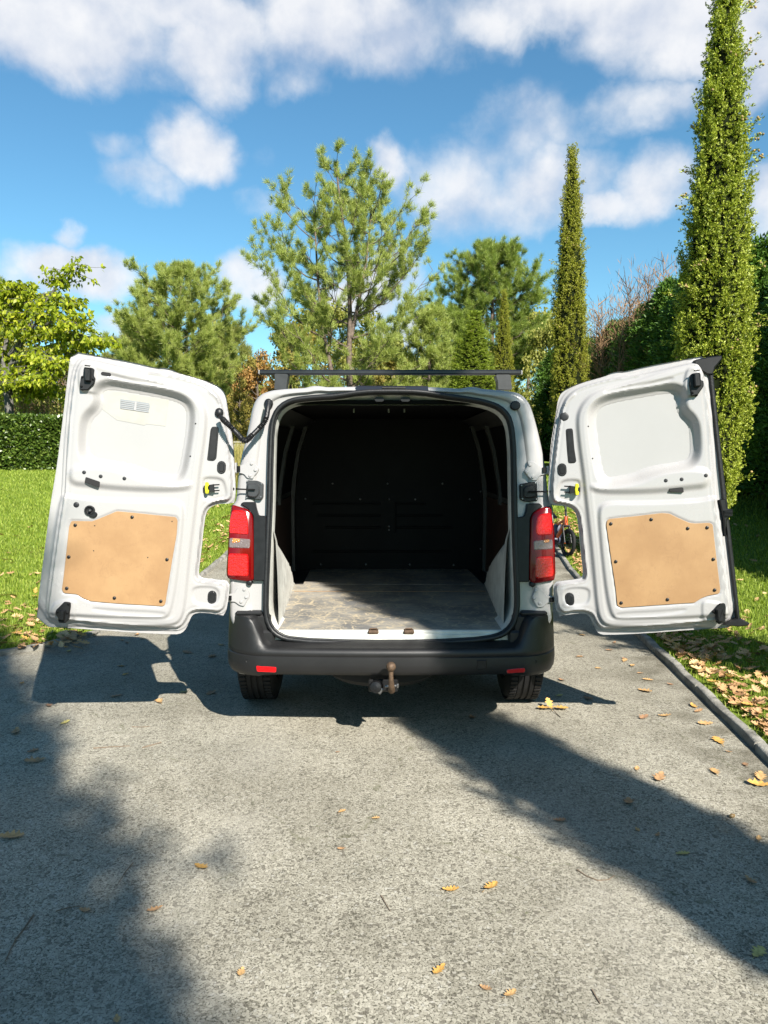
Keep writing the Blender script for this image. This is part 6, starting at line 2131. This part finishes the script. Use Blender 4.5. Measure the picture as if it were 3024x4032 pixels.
# ---- bare brush under it
def brush(px, d, H, n, seed, lab, mat='dead_twig'):
    rn = np.random.default_rng(seed)
    g = gpos(px, d)
    root = thing('bare_shrub', g, lab, 'shrub', 'bare shrubs behind the hedge')
    b = B()
    for i in range(n):
        p = np.array([rn.normal() * .9, rn.normal() * .5, 0])
        P = branch_pts(p, np.array([rn.normal() * .25, rn.normal() * .2, 1]), H * rn.uniform(.5, 1), 0, rn, 5, .06)
        b.tube(P, np.linspace(.018, .005, 5), 4, cap=False)
        for k in range(5):
            q = along(P, np.array([rn.uniform(.3, 1)]))[0]
            dr = unit(np.array([rn.normal(), rn.normal(), .8]))
            b.tube(branch_pts(q, dr, rn.uniform(.3, .8), .1, rn, 3, .08), [.008, .005, .003], 3, cap=False)
    b.obj('stems', mat, root, local=True)
    fo = Fol(seed)
    m = 900
    P = np.column_stack([rn.normal(size=m) * 1.0, rn.normal(size=m) * .6, rn.uniform(.1, H * .9, m)])
    fo.rhomb(P, unit(rn.normal(size=(m, 3))) * rn.uniform(.06, .14, (m, 1)), np.full(m, .035))
    link('leaves', fo.mesh('leaves'), 'oak_green', root, True)['kind'] = 'stuff'


brush(15, 25.5, 3.4, 40, 91, 'bare brown shrub at the far left behind the clipped hedge')
brush(75, 26.0, 3.3, 44, 92, 'bare brown shrub under the yellow green tree')
brush(130, 25.0, 3.2, 44, 93, 'bare brown shrub next to the edge of the left door')


# ---- clipped hedge
def hedge():
    rn = np.random.default_rng(95)
    x0, x1, y0, y1 = -14.5, -5.8, 20.0, 21.3
    zb = float(ter(0, 20.0)); h = 1.42
    root = thing('clipped_hedge', ((x0 + x1) / 2, (y0 + y1) / 2, zb), 'low clipped dark green laurel hedge along the far edge of the left lawn', 'hedge')
    cx, cy = (x0 + x1) / 2, (y0 + y1) / 2
    b = B(); b.box((0, 0, h / 2 - .06), (x1 - x0 - .24, y1 - y0 - .24, h - .02), .1)  # dark box added behind the leaves, standing for the hedge's inner shade
    b.obj('shade_core', 'shade_green', root, local=True)
    fo = Fol(95)
    def face(n, fn, nrm):
        P = fn(n); P = P + rn.normal(size=P.shape) * .035 + .03 * np.sin(P[:, [0]] * 3.1) * np.asarray(nrm)
        D = unit(np.asarray(nrm) * .7 + rn.normal(size=P.shape) * .6)
        L = rn.uniform(.06, .12, n)
        fo.rhomb(P, D * L[:, None], L * .27)
    hx, hy = (x1 - x0) / 2, (y1 - y0) / 2
    face(24000, lambda n: np.column_stack([rn.uniform(-hx, hx, n), np.full(n, -hy + .06), rn.uniform(.02, h, n)]), (0, -1, .25))
    face(11000, lambda n: np.column_stack([rn.uniform(-hx, hx, n), rn.uniform(-hy, hy, n), np.full(n, h - .03)]), (0, 0, 1))
    face(3500, lambda n: np.column_stack([np.full(n, hx - .06), rn.uniform(-hy, hy, n), rn.uniform(.02, h, n)]), (1, 0, .2))
    link('crown', fo.mesh('crown'), 'laurel_leaf', root, True)


hedge()

# ---- low wall and tall dry grass glimpsed between left door and van
b = B(); b.box((0, 0, .40), (6.0, .2, .80), .02); b.box((0, 0, .83), (6.1, .28, .06), .015)
o = b.obj('garden_wall', 'wall_concrete', None, local=True)
o.location = (-3.2, 24.0, float(ter(0, 24)) - .02)
set_props(o, 'low grey concrete wall seen between the left door and the van', 'wall')


def dry_grass():
    rn = np.random.default_rng(97)
    n = 5200
    x = rn.uniform(-5.0, -2.5, n); y = rn.uniform(16.0, 22.5, n)
    g = ter(x, y) + LAWN_Z
    h = rn.uniform(.35, .95, n)
    fo = Fol(97)
    D = unit(np.column_stack([rn.normal(size=n) * .25, rn.normal(size=n) * .25, np.ones(n)]))
    fo.rhomb(np.column_stack([x, y, g]), D * h[:, None], np.full(n, .010))
    o = link('tall_grass', fo.mesh('tall_grass'), 'grass_dry')
    set_props(o, 'tall yellow dry grass seen between the left door and the van', 'grass', kind='stuff')


dry_grass()
